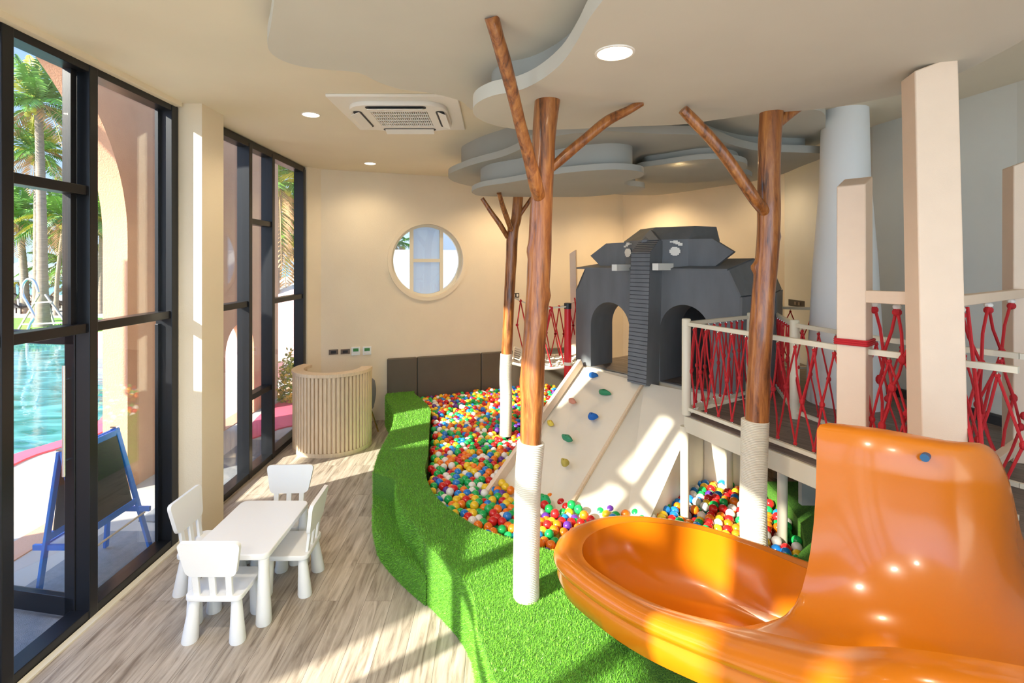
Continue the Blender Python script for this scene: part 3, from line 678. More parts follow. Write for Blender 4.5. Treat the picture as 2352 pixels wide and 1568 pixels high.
# ------------------------------------------------------------------ rope fences
def fence(label, nodes_, rail_h, posts, spacing=.155, zb=ZD, low=.055, twist=0, ends=None, railr=.017, group='red rope net fences round the deck'):
    r=thing('rope_fence',label,'fence',(*nodes_[0],zb),group)
    for (x,y) in posts:
        MB().lathe([(.037,0),(.037,rail_h+.005),(.032,rail_h+.012),(0.0,rail_h+.016)],(x,y,zb),20,caps=False).build('post',M['creamsteel'],r)
    rnd=random.Random(len(label)); rope=MB()
    for a,b_ in zip(nodes_,nodes_[1:]):
        a,b_=Vector((*a,0)),Vector((*b_,0)); L=(b_-a).length; d=(b_-a)/L
        zt=zb+rail_h-.03; zl=zb+low
        tr_=MB().bar(a+up*zt,b_+up*zt,.032,.032); lr_=MB().bar(a+up*zl,b_+up*zl,.026,.026)
        n=max(2,int(L/spacing)); step=L/n
        tops=[a+d*(step*(i+.5))+up*(zt-.04) for i in range(n)]
        bots=[a+d*(step*(i+.5))+up*(zl+.035) for i in range(n)]
        zm=(zt+zl)/2; side=Vector((-d.y,d.x,0))
        mids=[a+d*(step*i+rnd.uniform(-.02,.02))+up*(zm+rnd.uniform(-.05,.06))+side*rnd.uniform(-.02,.02) for i in range(n+1)]
        for i in range(n):
            tr_.tube([tops[i]+up*.008+side*.009,tops[i]+up*.03,tops[i]+up*.008-side*.009],.004,5,mi=1)
            lr_.tube([bots[i]-up*.008+side*.009,bots[i]-up*.03,bots[i]-up*.008-side*.009],.004,5,mi=1)
            for j in (i,i+1):
                if 0<j<n or True:
                    m_=mids[j]; off=d*(.008 if j>i else -.008)
                    for (p,q) in ((tops[i],m_),(m_,bots[i])):
                        c=(p+q)/2+side*rnd.uniform(-.01,.01)+d*rnd.uniform(-.008,.008)
                        rope.tube([p,c,q],.0068,6)
            rope.ball(tops[i],.014,6,5); rope.ball(bots[i],.014,6,5)
        for m_ in mids: rope.ball(m_,.019,7,5,sc=(.9,.9,1.2))
        tr_.build('top_rail',[M['creamsteel'],M['steel']],r,smooth=False); lr_.build('bottom_rail',[M['creamsteel'],M['steel']],r,smooth=False)
    rope.build('rope_net',M['rope'],r)
    return r
fence('red rope fence receding from the front corner post of the deck towards the elephant',[(1.61,4.39),(2.42,4.94)],.80,[(1.61,4.39),(2.40,4.93)],.085)
fence('red rope fence along the front edge of the deck, passing behind the right tree',[(1.62,4.37),(2.10,3.12),(2.52,2.5)],.80,[],.128)
fence('red rope fence on the far side of the walkway in front of the white column',[(2.47,4.29),(2.62,3.47),(2.90,2.87),(3.2,2.5)],.80,[(2.47,4.29)],.16)
fence('short red rope fence running away beside the white column',[(2.47,4.29),(2.95,5.6)],.80,[],.1)
fence('low rope fence at the far back right below the black sockets',[(3.36,6.15),(3.80,6.0)],.78,[(3.36,6.15)],.2)
# ------------------------------------------------------------------ totem posts, beams, climbing nets
def totem(label, c, top, w_, d_, rz, z0, lean=(0,0), taper=.85):
    b=MB(); P=[]
    for z,k in ((z0,1),(top,taper)):
        for x,y in ((-1,-1),(1,-1),(1,1),(-1,1)):
            X,Y=x*w_/2*k,y*d_/2*k; zz=z
            if z==top: zz=z+(.03 if x>0 else -.03)
            P.append((c[0]+X*cos(rz)-Y*sin(rz)+(lean[0] if z==top else 0),c[1]+X*sin(rz)+Y*cos(rz)+(lean[1] if z==top else 0),zz))
    o=b.hexa(P).build('square_post',M['cream'],None,bevel=.006); return tag(o,label,'post','cream square posts of the rope climbing frame')
P1=(2.13,3.08); P2=(2.235,2.62); P3=(3.42,3.37)
totem('shorter square cream post with a red cord tied round it, at the left',P1,2.93,.15,.15,.716,ZD,taper=.97)
totem('widest square cream post reaching up to the grey cloud',P2,3.43,.19,.17,-.31,ZD,(-.05,0),.93)
totem('square cream post cut off by the right picture edge',P3,3.10,.15,.15,-.4,ZD,taper=.97)
totem('cream square post standing behind the left side of the elephant',(1.14,7.35),2.60,.09,.11,-.3,0,(-.05,0),1)
b=MB(); zz=1.97
q_=[(P1[0]+x,P1[1]+y) for x,y in rrect(0,0,.165,.165,.01,2)]
ca,sa=cos(.716),sin(.716); q_=[(P1[0]+(x-P1[0])*ca-(y-P1[1])*sa,P1[1]+(x-P1[0])*sa+(y-P1[1])*ca) for x,y in q_]
for k in range(3): b.tube([(x,y,zz+k*.012) for x,y in q_]+[(*q_[0],zz+k*.012)],.007,6)
tag(b.build('cord_binding',M['rope']),'red cord wound three times round the shorter square cream post','rope')
zb_=2.25
tag(MB().bar((*P1,zb_),(P2[0],P2[1]+.06,zb_+.01),.06,.07).build('cross_beam',M['cream'],smooth=False,bevel=.004),'short cream beam joining the two left square posts','beam','cream beams of the rope climbing frame')
tag(MB().bar((P2[0]+.05,P2[1],zb_-.0),(*P3,zb_),.05,.055).build('cross_beam',M['cream'],smooth=False,bevel=.004),'cream beam from the widest post to the picture edge post','beam','cream beams of the rope climbing frame')
tag(MB().bar((P2[0]+.05,P2[1],ZD+.12),(*P3,ZD+.12),.05,.06).build('cross_beam',M['cream'],smooth=False,bevel=.004),'low cream beam near the deck between the widest post and the edge post','beam','cream beams of the rope climbing frame')
def net(label, a, b_, zt, zl, rows, cols, seed, sag=.0):
    r=thing('climbing_net',label,'climbing net',(a[0],a[1],zl)); rnd=random.Random(seed); rope=MB(); ft=MB()
    a,b_=Vector((*a,0)),Vector((*b_,0)); d=(b_-a); side=Vector((-d.y,d.x,0)).normalized(); G={}
    for j in range(rows+1):
        for i in range(cols+1):
            f=(i+(.5 if j%2 else 0))/cols
            if f>1: continue
            z=zt+(zl-zt)*j/rows
            jit=0 if j in (0,rows) else .03
            G[i,j]=a+d*f+up*(z+rnd.uniform(-jit,jit)*2)+side*(rnd.uniform(-jit,jit)+sag*sin(pi*j/rows))+d.normalized()*rnd.uniform(-jit,jit)
    for (i,j),p in G.items():
        if j: rope.ball(p,.023,7,5,sc=(.9,.9,1.3))
        else: rope.ball(p-up*.03,.024,7,5); rope.ball(p,.022,8,6,mi=1,sc=(1,1,.8))
        for k in ((i,j+1),(i+(1 if j%2 else -1),j+1)):
            if k in G: rope.tube([p,(p+G[k])/2+side*.01,G[k]],.0085,6)
    rope.build('rope_net',[M['rope'],M['acwhite']],r); return r
net('red climbing net hanging between the two left square posts',(P1[0]+.10,P1[1]-.02),(P2[0]+.02,P2[1]+.12),zb_-.05,ZD+.06,4,2,4)
net('red climbing net hanging between the widest post and the post at the picture edge',(P2[0]+.22,P2[1]+.12),(P3[0]-.12,P3[1]-.05),zb_-.05,ZD+.06,3,2,9)
# near red ropes gathered to a white foot on the deck
r=thing('rope_anchor','bundle of red ropes running down to a white foot on the deck beside the slide','rope anchor',(2.20,2.35,ZD))
b=MB(); foot=Vector((2.24,2.36,ZD+.10))
for (x,y,z) in ((2.50,2.75,2.21),(2.33,2.66,2.0),(2.30,2.62,1.75),(2.33,2.6,1.6)):
    q=Vector((x,y,z)); b.tube([q,(q+foot)/2+Vector((.008,0,0)),foot],.009,6)
b.ball(foot,.028,8,6); b.ball(foot+up*.03,.022,8,6)
b.build('red_ropes',M['rope'],r)
MB().lathe([(0,0),(.045,0),(.05,.03),(.045,.06),(.02,.085),(0,.09)],(2.24,2.36,ZD),20,caps=False).build('white_foot',M['acwhite'],r)
# cone-shaped white column
tag(MB().lathe([(.31,0),(.29,.5),(.25,1.3),(.20,2.0),(.185,CEIL-ZD)],(3.20,4.76,ZD),48).build('round_column',M['whitecol']),'tall smooth white column widening towards its foot, behind the deck fences','column')
# ------------------------------------------------------------------ elephant playhouse
EO=Vector((1.02,6.59,0)); Eu=Vector((.605,-.796,0)).normalized(); Ew=Vector((.796,.605,0)).normalized()
def E(s,c,z): return EO+Eu*s+Ew*c+up*z
def Epx(px,py,c):
    p=onplane(px,py,EO+Ew*c,Ew); q=p-EO; return q.dot(Eu),p.z
el=thing('elephant_playhouse','dark grey faceted wooden elephant playhouse with two arched doorways, ears, tusks and long trunk','playhouse',tuple(EO+up*ZD))
def archhole(px0,px1,ptop,pbot=None):
    s0,s1=Epx(px0,800,0)[0],Epx(px1,800,0)[0]; zt=Epx((px0+px1)/2,ptop,0)[1]; r=(s1-s0)/2; zc=zt-r
    return [(s0,ZD+.004),(s1,ZD+.004)]+[((s0+s1)/2+r*cos(a),zc+r*sin(a)) for a in [pi*i/20 for i in range(21)]]
prof=[(-.01,ZD+.002),(2.10,ZD+.002),(2.12,2.12),(2.0,2.365),(.14,2.365),(-.01,2.10)]
h1=archhole(1357,1446,694); h2=archhole(1516,1632,700)
panel('front_wall',[prof,h1,h2],EO,Eu,Ew,.05,M['slate'],el)
# arch jambs (depth of the doorway)
for nm,h in (('arch_lining',h1),('arch_lining',h2)):
    b=MB(); pts=[E(s,.05,z) for s,z in h[1:]+h[:1]]; pts2=[E(s,.38,z) for s,z in h[1:]+h[:1]]
    o_=[E(s+(.0),.05,z) for s,z in h[1:]+h[:1]]
    cs=sum(s for s,z in h)/len(h); cz=sum(z for s,z in h)/len(h)
    def outw(s,z): 
        v=Vector((s-cs,z-cz)); v.normalize(); return s+v.x*.03,max(z+v.y*.03,ZD+.004)
    seq=h[1:]+h[:1]; rings=[]
    for s,z in seq:
        S,Z=outw(s,z); rings.append([E(s,.05,z),E(s,.40,z),E(S,.40,Z),E(S,.05,Z)])
    b.loft(rings,0,True,True).build(nm,M['slate'],el)
# side walls, back, roof
def quadslab(ps,t,name,m=M['slate']):
    n=(ps[1]-ps[0]).cross(ps[2]-ps[0]).normalized()*t
    k=len(ps); b=MB(); b.add(ps+[p+n for p in ps],[tuple(range(k))[::-1],tuple(range(k,2*k))]+[(i,(i+1)%k,k+(i+1)%k,k+i) for i in range(k)])
    return b.build(name,m,el,smooth=False)
D=1.15; z0=ZD+.002
quadslab([E(2.10,.0,z0),E(2.20,.45,z0),E(2.22,.45,2.15),E(2.12,.0,2.12)],.03,'side_wall')
quadslab([E(2.20,.45,z0),E(1.95,D,z0),E(1.97,D,2.15),E(2.22,.45,2.15)],.03,'side_wall')
quadslab([E(-.01,.05,z0),E(-.01,.45,z0),E(-.01,.45,2.10),E(-.01,.05,2.10)],.03,'side_wall')
quadslab([E(1.2,D,z0),E(1.95,D,z0),E(1.90,D,2.45),E(1.2,D,2.45)],.03,'back_wall')
quadslab([E(1.15,.05,z0),E(1.15,D,z0),E(1.15,D,2.36),E(1.15,.05,2.36)],.03,'inner_partition')
quadslab([E(2.12,0,2.12),E(2.22,.45,2.15),E(2.0,.5,2.47),E(2.0,0,2.365)],.02,'roof_facet')
quadslab([E(2.22,.45,2.15),E(1.97,D,2.15),E(1.85,D,2.44),E(2.0,.5,2.47)],.02,'roof_facet')
quadslab([E(0,.0,2.365),E(2.0,.0,2.365),E(2.0,.5,2.47),E(.4,.5,2.47)],.02,'roof_facet')
quadslab([E(.4,.5,2.47),E(2.0,.5,2.47),E(1.85,D,2.44),E(.5,D,2.44)],.02,'roof_facet')
quadslab([E(.14,.0,2.365),E(-.01,0,2.10),E(-.01,.45,2.10),E(.4,.5,2.47)],.02,'roof_facet')
# head
hc=1.10
H=lambda L:[E(s,c,z) for s,c,z in L]
b=MB()
sLh=Epx(1433,580,.12)[0]; sRh=Epx(1581,580,.12)[0]; hc=(sLh+sRh)/2; zl=2.37; zm=Epx(1581,549,.12)[1]; zu=Epx(1575,521,.35)[1]
ringb=[(sLh,.12),(hc,-.10),(sRh,.12),(sRh+.05,.65),(sLh-.03,.65)]
ringt=[(sLh+.10,.30),(hc,.14),(sRh-.03,.30),(sRh+.04,.60),(sLh+.12,.60)]
b.loft([H([(s,c,zl) for s,c in ringb]),H([(s,c,zm) for s,c in ringb]),H([(s,c,zu) for s,c in ringt])],0,True,True)
b.build('head',M['slate'],el,smooth=False)
# ears: five-sided boards either side of the head
def ear(pts,c,name='ear'):
    L=[Epx(px,py,c) for px,py in pts]; panel(name,[L],EO+Ew*c,Eu,Ew,.045,M['slate'],el)
ear([(1580,549),(1636,548),(1685,578),(1643,611),(1580,611)],.12)
ear([(1446,556),(1392,559),(1356,587),(1381,613),(1446,613)],.10)
# trunk: grooved front face, bent back over the brow
cz=-.22; s0,zA=Epx(1441,700,cz); s1,_=Epx(1484,700,cz); zb0=Epx(1460,880,cz)[1]; ztop=Epx(1460,580,cz)[1]; s0t=Epx(1450,580,cz)[0]; s1t=Epx(1493,580,cz)[0]
b=MB()
b.loft([[E(s0-.00,cz,zb0),E(s1,cz,zb0),E(s1,.0,zb0-.05),E(s0,.0,zb0-.05)],[E(s0t,cz,ztop),E(s1t,cz,ztop),E(s1t,0,ztop),E(s0t,0,ztop)],
        [E(s0t,-.06,zm-.004),E(s1t,-.06,zm-.004),E(s1t,.05,zm-.03),E(s0t,.05,zm-.03)]],0,True,True)
tk=b.build('trunk',M['slate'],el,smooth=False)
b=MB(); n=32
for i in range(n):
    f=i/(n-1); z=zb0+.02+(ztop-zb0-.03)*f; b.box(tuple(E((s0+s1)/2*(1-f)+(s0t+s1t)/2*f,cz,z)),(s1-s0,.006,.006),atan2(Eu.y,Eu.x))
for i in range(7):
    f=(i+.5)/7; b.box(tuple(E((s0t+s1t)/2,cz+(.16)*f,ztop+(zm-ztop)*f)),(s1-s0,.008,.006),atan2(Eu.y,Eu.x))
b.build('groove_lines',M['slatedark'],tk,smooth=False)
b=MB(); sm=(s0+s1)/2
b.add([E(s0t,-.07,zm-.003),E(s1t,-.07,zm-.003),E(sm,.02,Epx(1493,527,.02)[1]),E(s1,.2,zm),E(s0,.2,zm)],[(0,1,2),(1,3,2),(4,0,2),(0,4,3,1),(3,4,2)])
b.build('brow',M['slate'],el,smooth=False)
# tusks
for px,py in ((1411,614.5),(1505,612.5)):
    c0=-.22; s_,z_=Epx(px,py,c0); b=MB(); w2=.036
    b.hexa([E(s_-w2,c0,z_-w2),E(s_+w2,c0,z_-w2),E(s_+w2+.0,c0+.27,z_-w2),E(s_-w2+.0,c0+.27,z_-w2),E(s_-w2,c0,z_+w2),E(s_+w2,c0,z_+w2),E(s_+w2,c0+.27,z_+w2),E(s_-w2,c0+.27,z_+w2)])
    b.build('tusk',M['eyewhite'],el,smooth=False)
# eyes and brows: stepped white shapes on the slanted cheeks
def cheek(side):
    if side>0: a=E(hc,-.10,0); b_=E(sRh,.12,0)
    else: a=E(sLh,.12,0); b_=E(hc,-.10,0)
    d=(b_-a).normalized(); n=Vector((d.y,-d.x,0)); 
    if n.dot(Ew)>0: n=-n
    return a,d,n
def onface(side,loops_px,name):
    a,d,n=cheek(side); loops=[]
    for lp in loops_px:
        L=[]
        for px,py in lp:
            p=onplane(px,py,a,n); L.append(((p-a).dot(d),p.z))
        loops.append(L)
    panel(name,loops,a+n*.012,d,n,.006,M['eyewhite'],el)
onface(1,[[(1544,567),(1556,567),(1556,569),(1561,569),(1561,573),(1563,573),(1563,581),(1560,581),(1560,585),(1556,585),(1556,587),(1545,587),(1545,585),(1541,585),(1541,581),(1538,581),(1538,573),(1541,573),(1541,569),(1544,569)]],'eye')
onface(1,[[(1539,554),(1547,554),(1547,552),(1557,552),(1557,555),(1562,555),(1562,558),(1568,558),(1568,564),(1558,564),(1558,561),(1552,561),(1552,559),(1547,559),(1547,557),(1539,557)]],'eyebrow')
ea=thing  # keep names short below
a_,dL,nL=cheek(-1)
onface(-1,[[(1441,571),(1449,571),(1449,573),(1451,573),(1451,578),(1452,578),(1452,584),(1450,584),(1450,588),(1448,588),(1448,590),(1441,590),(1441,587),(1439,587),(1439,582),(1438,582),(1438,577),(1439,577),(1439,573),(1441,573)]],'eye')
onface(-1,[[(1442,557),(1448,557),(1448,559),(1453,559),(1453,561),(1448,561),(1448,563),(1445,563),(1445,566),(1440,566),(1440,568),(1436,568),(1436,564),(1440,564),(1440,561),(1442,561)]],'eyebrow')
# ------------------------------------------------------------------ climbing ramp and slide ramp
TL=Vector((1.06,6.45,ZD-.01)); TM=Vector((1.60,5.60,ZD-.01)); TR=Vector((2.02,5.12,ZD-.01))
BL=atz(1152,1103,.33); BM=atz(1310,1166,.33); BR=atz(1482,1192,.33)
def ext(T,B): return T+(B-T)*((ZD-.03)/(ZD-.33)+.0)
def slab(T0,T1,B0,B1,name,parent,m=M['ramp'],t=.05):
    e0,e1=ext(T0,B0),ext(T1,B1); n=(T1-T0).cross(e0-T0).normalized(); 
    if n.z<0: n=-n
    return MB().hexa([T0-n*t,T1-n*t,e1-n*t,e0-n*t,T0,T1,e1,e0]).build(name,m,parent,smooth=False)
cr=thing('climbing_ramp','cream climbing ramp with coloured climbing holds rising from the balls to the elephant','climbing ramp',tuple(BM*.5+BL*.5))
slab(TL,TM,BL,BM,'ramp_board',cr)
nr=(TM-TL).cross(BL-TL).normalized(); nr=nr if nr.z>0 else -nr
def raill(T,B,name,parent,w_=.045,h=.07,o=.03,m=M['cream']): MB().bar(T+nr*o,ext(T,B)+nr*o,w_,h,up=nr).build(name,m,parent,smooth=False,bevel=.004)
raill(TL+Vector((0,0,.02)),BL,'side_rail',cr,.05,.09,.04,M['cream'])
raill(TM,BM,'divider_rail',cr,.03,.03,.01,M['wood'])
for px,py,mc,lab,sh in ((1363,863,(.0,.13,.45),'blue climbing hold near the ramp top',(1.3,.75)),(1389,903,(.02,.22,.09),'green climbing hold at the right of the ramp top',(1.5,.7)),(1315,923,(.62,.25,.16),'salmon climbing hold',(.95,.65)),
    (1362,958,(.0,.12,.48),'blue climbing hold halfway down the ramp',(1.35,.85)),(1265,974,(.75,.55,.06),'bright yellow climbing hold at the left',(.8,.6)),(1303,1008,(.03,.25,.12),'green climbing hold low on the ramp',(1.4,.7)),(1298,1064,(.48,.38,.07),'olive yellow climbing hold near the bottom',(1.05,.75)),(1252,1150,(.0,.40,.12),'green climbing hold beside the balls',(1.2,.9))):
    p=onplane(px,py,TL,nr); key='hold_'+str(mc)
    if key not in M: M[key]=pmat('climbing_hold_colour',mc,.55,var=.08,vscale=20,bump=.3,bscale=150)
    b=MB(); t1=Eu.copy(); t2=nr.cross(t1).normalized(); rings=[]; rnd=random.Random(px)
    for rr,hh in ((1,0),(.98,.018),(.8,.035),(.45,.045),(.14,.046),(.12,.030)):
        rings.append([p+t1*(rr*.048*sh[0]*cos(a)*(1+.18*sin(2*a+px)+.1*sin(3*a)))+t2*(rr*.048*sh[1]*sin(a)*(1+.15*cos(3*a+px)))+nr*hh for a in [2*pi*i/20 for i in range(20)]])
    b.loft(rings); o=b.build('climbing_hold',M[key],cr,ang=60); o['label']=lab
sl=thing('slide_ramp','plain cream sliding ramp beside the climbing ramp, sunlit at its foot','slide',tuple(BM*.5+BR*.5))
slab(TM,TR,BM,BR,'slide_board',sl)
e2=ext(TR,BR)
b=MB(); ed=(TR-TM).normalized()*.035
b.add([TR,e2,Vector((e2.x,e2.y,0)),Vector((TR.x,TR.y,0)),TR+ed,e2+ed,Vector((e2.x,e2.y,0))+ed,Vector((TR.x,TR.y,0))+ed],[(0,1,2,3),(7,6,5,4),(0,4,5,1),(1,5,6,2),(2,6,7,3),(3,7,4,0)])
b.build('side_panel',M['ramp'],sl,smooth=False)
Z1=Vector((2.36,4.98,0))
b=MB(); b.bar(Vector((TR.x,TR.y,.54))+ed,Vector((Z1.x,Z1.y,.54)),.03,1.06).build('side_panel',M['ramp'],sl,smooth=False)
# ------------------------------------------------------------------ horizontal rope bridge behind the trees, red post
nb=thing('rope_bridge','cream rope net bridge with red side ropes between the back tree and the elephant','rope bridge',(.7,6.6,1.1))
b=MB(); c00=Vector((.20,6.42,1.20)); c01=Vector((1.02,6.55,1.16)); c10=Vector((.25,7.3,1.25)); c11=Vector((1.3,7.45,1.2))
def bp(u_,v_): p=(c00*(1-u_)+c01*u_)*(1-v_)+(c10*(1-u_)+c11*u_)*v_; p.z-=.10*sin(pi*u_)*(.6+.4*v_); return p
NU,NV=9,7
for i in range(NU+1): b.tube([bp(i/NU,j/NV) for j in range(NV+1)],.011,6)
for j in range(NV+1): b.tube([bp(i/NU,j/NV) for i in range(NU+1)],.011 if 0<j<NV else .018,6)
for i in range(1,NU):
    for j in range(1,NV): b.ball(bp(i/NU,j/NV),.024,6,5)
b.build('floor_net',M['ropewhite'],nb)
def sag(a,b_,s,n=10): return [a.lerp(b_,i/n)-up*(s*4*(i/n)*(1-i/n)) for i in range(n+1)]
far=sag(Vector((.25,7.2,2.02)),Vector((1.25,7.35,2.0)),.12); near=sag(Vector((.20,6.40,2.03)),Vector((.87,6.42,1.90)),.08)
b=MB(); b.tube(sag(Vector((.17,6.44,2.04)),Vector((1.25,7.30,1.98)),.16),.009,6); b.tube([Vector((.5,6.4,1.86)),Vector((.87,6.42,1.90))],.010,6); b.build('hand_rope',M['ropewhite'],nb)
b=MB(); rnd=random.Random(2)
fr=sag(Vector((.17,6.44,2.04)),Vector((1.25,7.30,1.98)),.16,8)
low_=[bp(i/8,.95) for i in range(9)]
mid_=[(fr[i]+low_[i])/2+Vector((rnd.uniform(-.04,.04),0,rnd.uniform(-.1,.1))) for i in range(9)]
for i in range(1,8):
    for dj in (-.5,.5):
        m_=(mid_[i]+mid_[i+(1 if dj>0 else -1)])/2
        b.tube([fr[i],m_],.0085,5); b.tube([m_,low_[i]],.0085,5); b.ball(m_,.02,6,5)
    b.ball(fr[i],.02,6,5)
nl=[bp(i/5,0.02) for i in range(6)]; nt_=[Vector((.5,6.4,1.86)).lerp(Vector((.87,6.42,1.90)),i/2) for i in range(3)]
for i,t_ in enumerate(nt_[:2]):
    for j in (i+1,i+3): 
        if j<6: b.tube([t_,nl[j]],.010,5)
    b.ball(t_,.022,6,5)
for k in range(7):
    x=1.10+.03*k; q=Vector((x-.02,7.15-.06*k,1.96)); b.tube([q,q+Vector((.05,-.05,-.45)),q+Vector((.03,-.08,-.8))],.010,5)
b.build('side_ropes',M['rope'],nb)
t=thing('red_post','red padded post with dark cap standing left of the elephant','post',(.889,6.45,0))
MB().lathe([(.045,0),(.045,.9),(.048,1.0),(.043,1.5),(.042,1.90)],(.889,6.45,0),20).build('post_sleeve',M['redpaint'],t)
MB().lathe([(.046,1.87),(.046,1.94),(.03,1.945)],(.889,6.45,0),20).build('end_cap',M['switchblack'],t)
MB().lathe([(.049,1.17),(.05,1.19),(.049,1.21)],(.889,6.45,0),20,caps=False).build('rope_band',M['ropewhite'],t)
# ------------------------------------------------------------------ orange spiral slide
# stations along the channel: inner top edge A, rim R, channel floor height f, wall shape
ST=[ # A (x,y,z)          R (x,y,z)          floor z   inner wall foot bias
 ((2.30,2.20,1.22),(2.05,1.00,1.52),1.165,.12),
 ((2.12,2.08,1.34),(1.62,1.12,1.50),1.16,.14),
 ((1.95,1.97,1.62),(1.36,1.20,1.49),1.16,.16),
 ((1.82,1.92,1.745),(1.20,1.28,1.47),1.155,.17),
 ((1.66,1.93,1.765),(1.08,1.40,1.41),1.15,.18),
 ((1.48,2.02,1.78),(1.02,1.60,1.27),1.11,.18),
 ((1.33,2.15,1.77),(.92,1.93,1.09),1.04,.16)]
ST2=[
 ((1.36,2.24,.92),(.735,2.25,.95),.86,.3),
 ((1.40,2.36,.80),(.575,2.54,.885),.67,.3),
 ((1.42,2.48,.74),(.47,2.80,.86),.57,.3),
 ((1.42,2.56,.70),(.56,3.05,.85),.51,.3),
 ((1.44,2.60,.68),(.84,3.20,.845),.47,.3),
 ((1.50,2.60,.66),(1.20,3.14,.835),.46,.3),
 ((1.58,2.55,.64),(1.47,2.97,.82),.45,.3),
 ((1.68,2.46,.62),(1.68,2.78,.80),.45,.3),
 ((1.80,2.30,.60),(1.95,2.50,.78),.45,.3)]
def prof_pts(A,R,f,bias,fin):
    A,R=Vector(A),Vector(R); out=[]
    h=Vector((R.x-A.x,R.y-A.y,0)); W=h.length; hd=h/W
    # inner back side of the fin, rolled lip, concave wall, floor, rim wall, rolled rim, outer shell
    lip=.055 if fin else .02
    if fin: back=[A-hd*(2*lip)+up*(-(A.z-f)*.9), A-hd*(2*lip)+up*-.12, A-hd*(2*lip)+up*-.02,A-hd*(1.75*lip)+up*.0]
    else: back=[A-hd*.05+up*-.12, A-hd*.045+up*-.06, A-hd*.04+up*-.02, A-hd*.03]
    tip=[A-hd*(lip*.4)+up*.003, A+up*-.015]
    H=A.z-f; n=9; wall=[]
    # superellipse from A down to the floor
    fw=W*(bias+.32)
    for i in range(1,n+1):
        a=pi/2*i/n
        x=fw*(1-cos(a))**(1.15); z=A.z-.015-(H-.015)*sin(a)**(.9)
        wall.append(Vector((A.x,A.y,0))+hd*x+up*z)
    rw=min(.075,.075); HR=R.z-f; ww=W-fw
    rim=[]
    for i in range(1,8):
        a=pi/2*i/7; x=fw+(ww-.0)*sin(a)**.9; z=f+HR*(1-cos(a))**1.05
        rim.append(Vector((A.x,A.y,0))+hd*x+up*z)
    # roll
    roll=[]; rr=.085
    c=Vector((R.x,R.y,0))+hd*rr*.9+up*(R.z-rr*.55)
    for i in range(1,9):
        a=radians(150-200*i/8); roll.append(c+hd*(rr*cos(a))+up*(rr*.62*sin(a)+ .0))
    o=R+hd*.13
    zb=max(.43,f-.13)
    sh=[c+hd*(rr*.75)+up*-.085, c+hd*(rr*.35)+up*-.16, Vector((R.x,R.y,0))-hd*.02+up*(zb+(R.z-zb)*.30), Vector((R.x,R.y,0))-hd*(min(.16,W*.3))+up*(zb+.02), Vector((A.x,A.y,0))+hd*(W*.45)+up*zb, Vector((A.x,A.y,0))+hd*.02+up*zb]
    return back+tip+wall+rim+roll+sh
def interp(S,k):
    out=[]
    A_=smooth_loop([s[0] for s in S],k,False); R_=smooth_loop([s[1] for s in S],k,False)
    f_=smooth_loop([(s[2],s[3],0) for s in S],k,False)
    return [(a,r,f.x,f.y) for a,r,f in zip(A_,R_,f_)]
sd_=thing('spiral_slide','big glossy orange spiral slide with tall inner fin, curling down onto the turf','slide',(1.2,2.4,ZT))
I1=interp(ST,8); rings=[prof_pts(*s,True) for s in I1]
# lower loop continues from the last upper station without the fin
lastA,lastR,lf,lb=I1[-1]
S2=[((1.335,2.17,1.10),tuple(lastR),lf,lb)]+ST2
I2=interp(S2,8); rings2=[prof_pts(*s,False) for s in I2]
MB().loft(rings+rings2[1:],0,True,True).build('chute',M['orange'],sd_,ang=50)
dirh=(Vector((1.07,1.45,0))-Vector((1.61,1.945,0))).normalized(); hp=Vector((1.605,1.938,1.722))
MB().tube([hp-dirh*.03,hp+dirh*.016],.0145,20).build('bolt_cap',M['hole'],sd_)
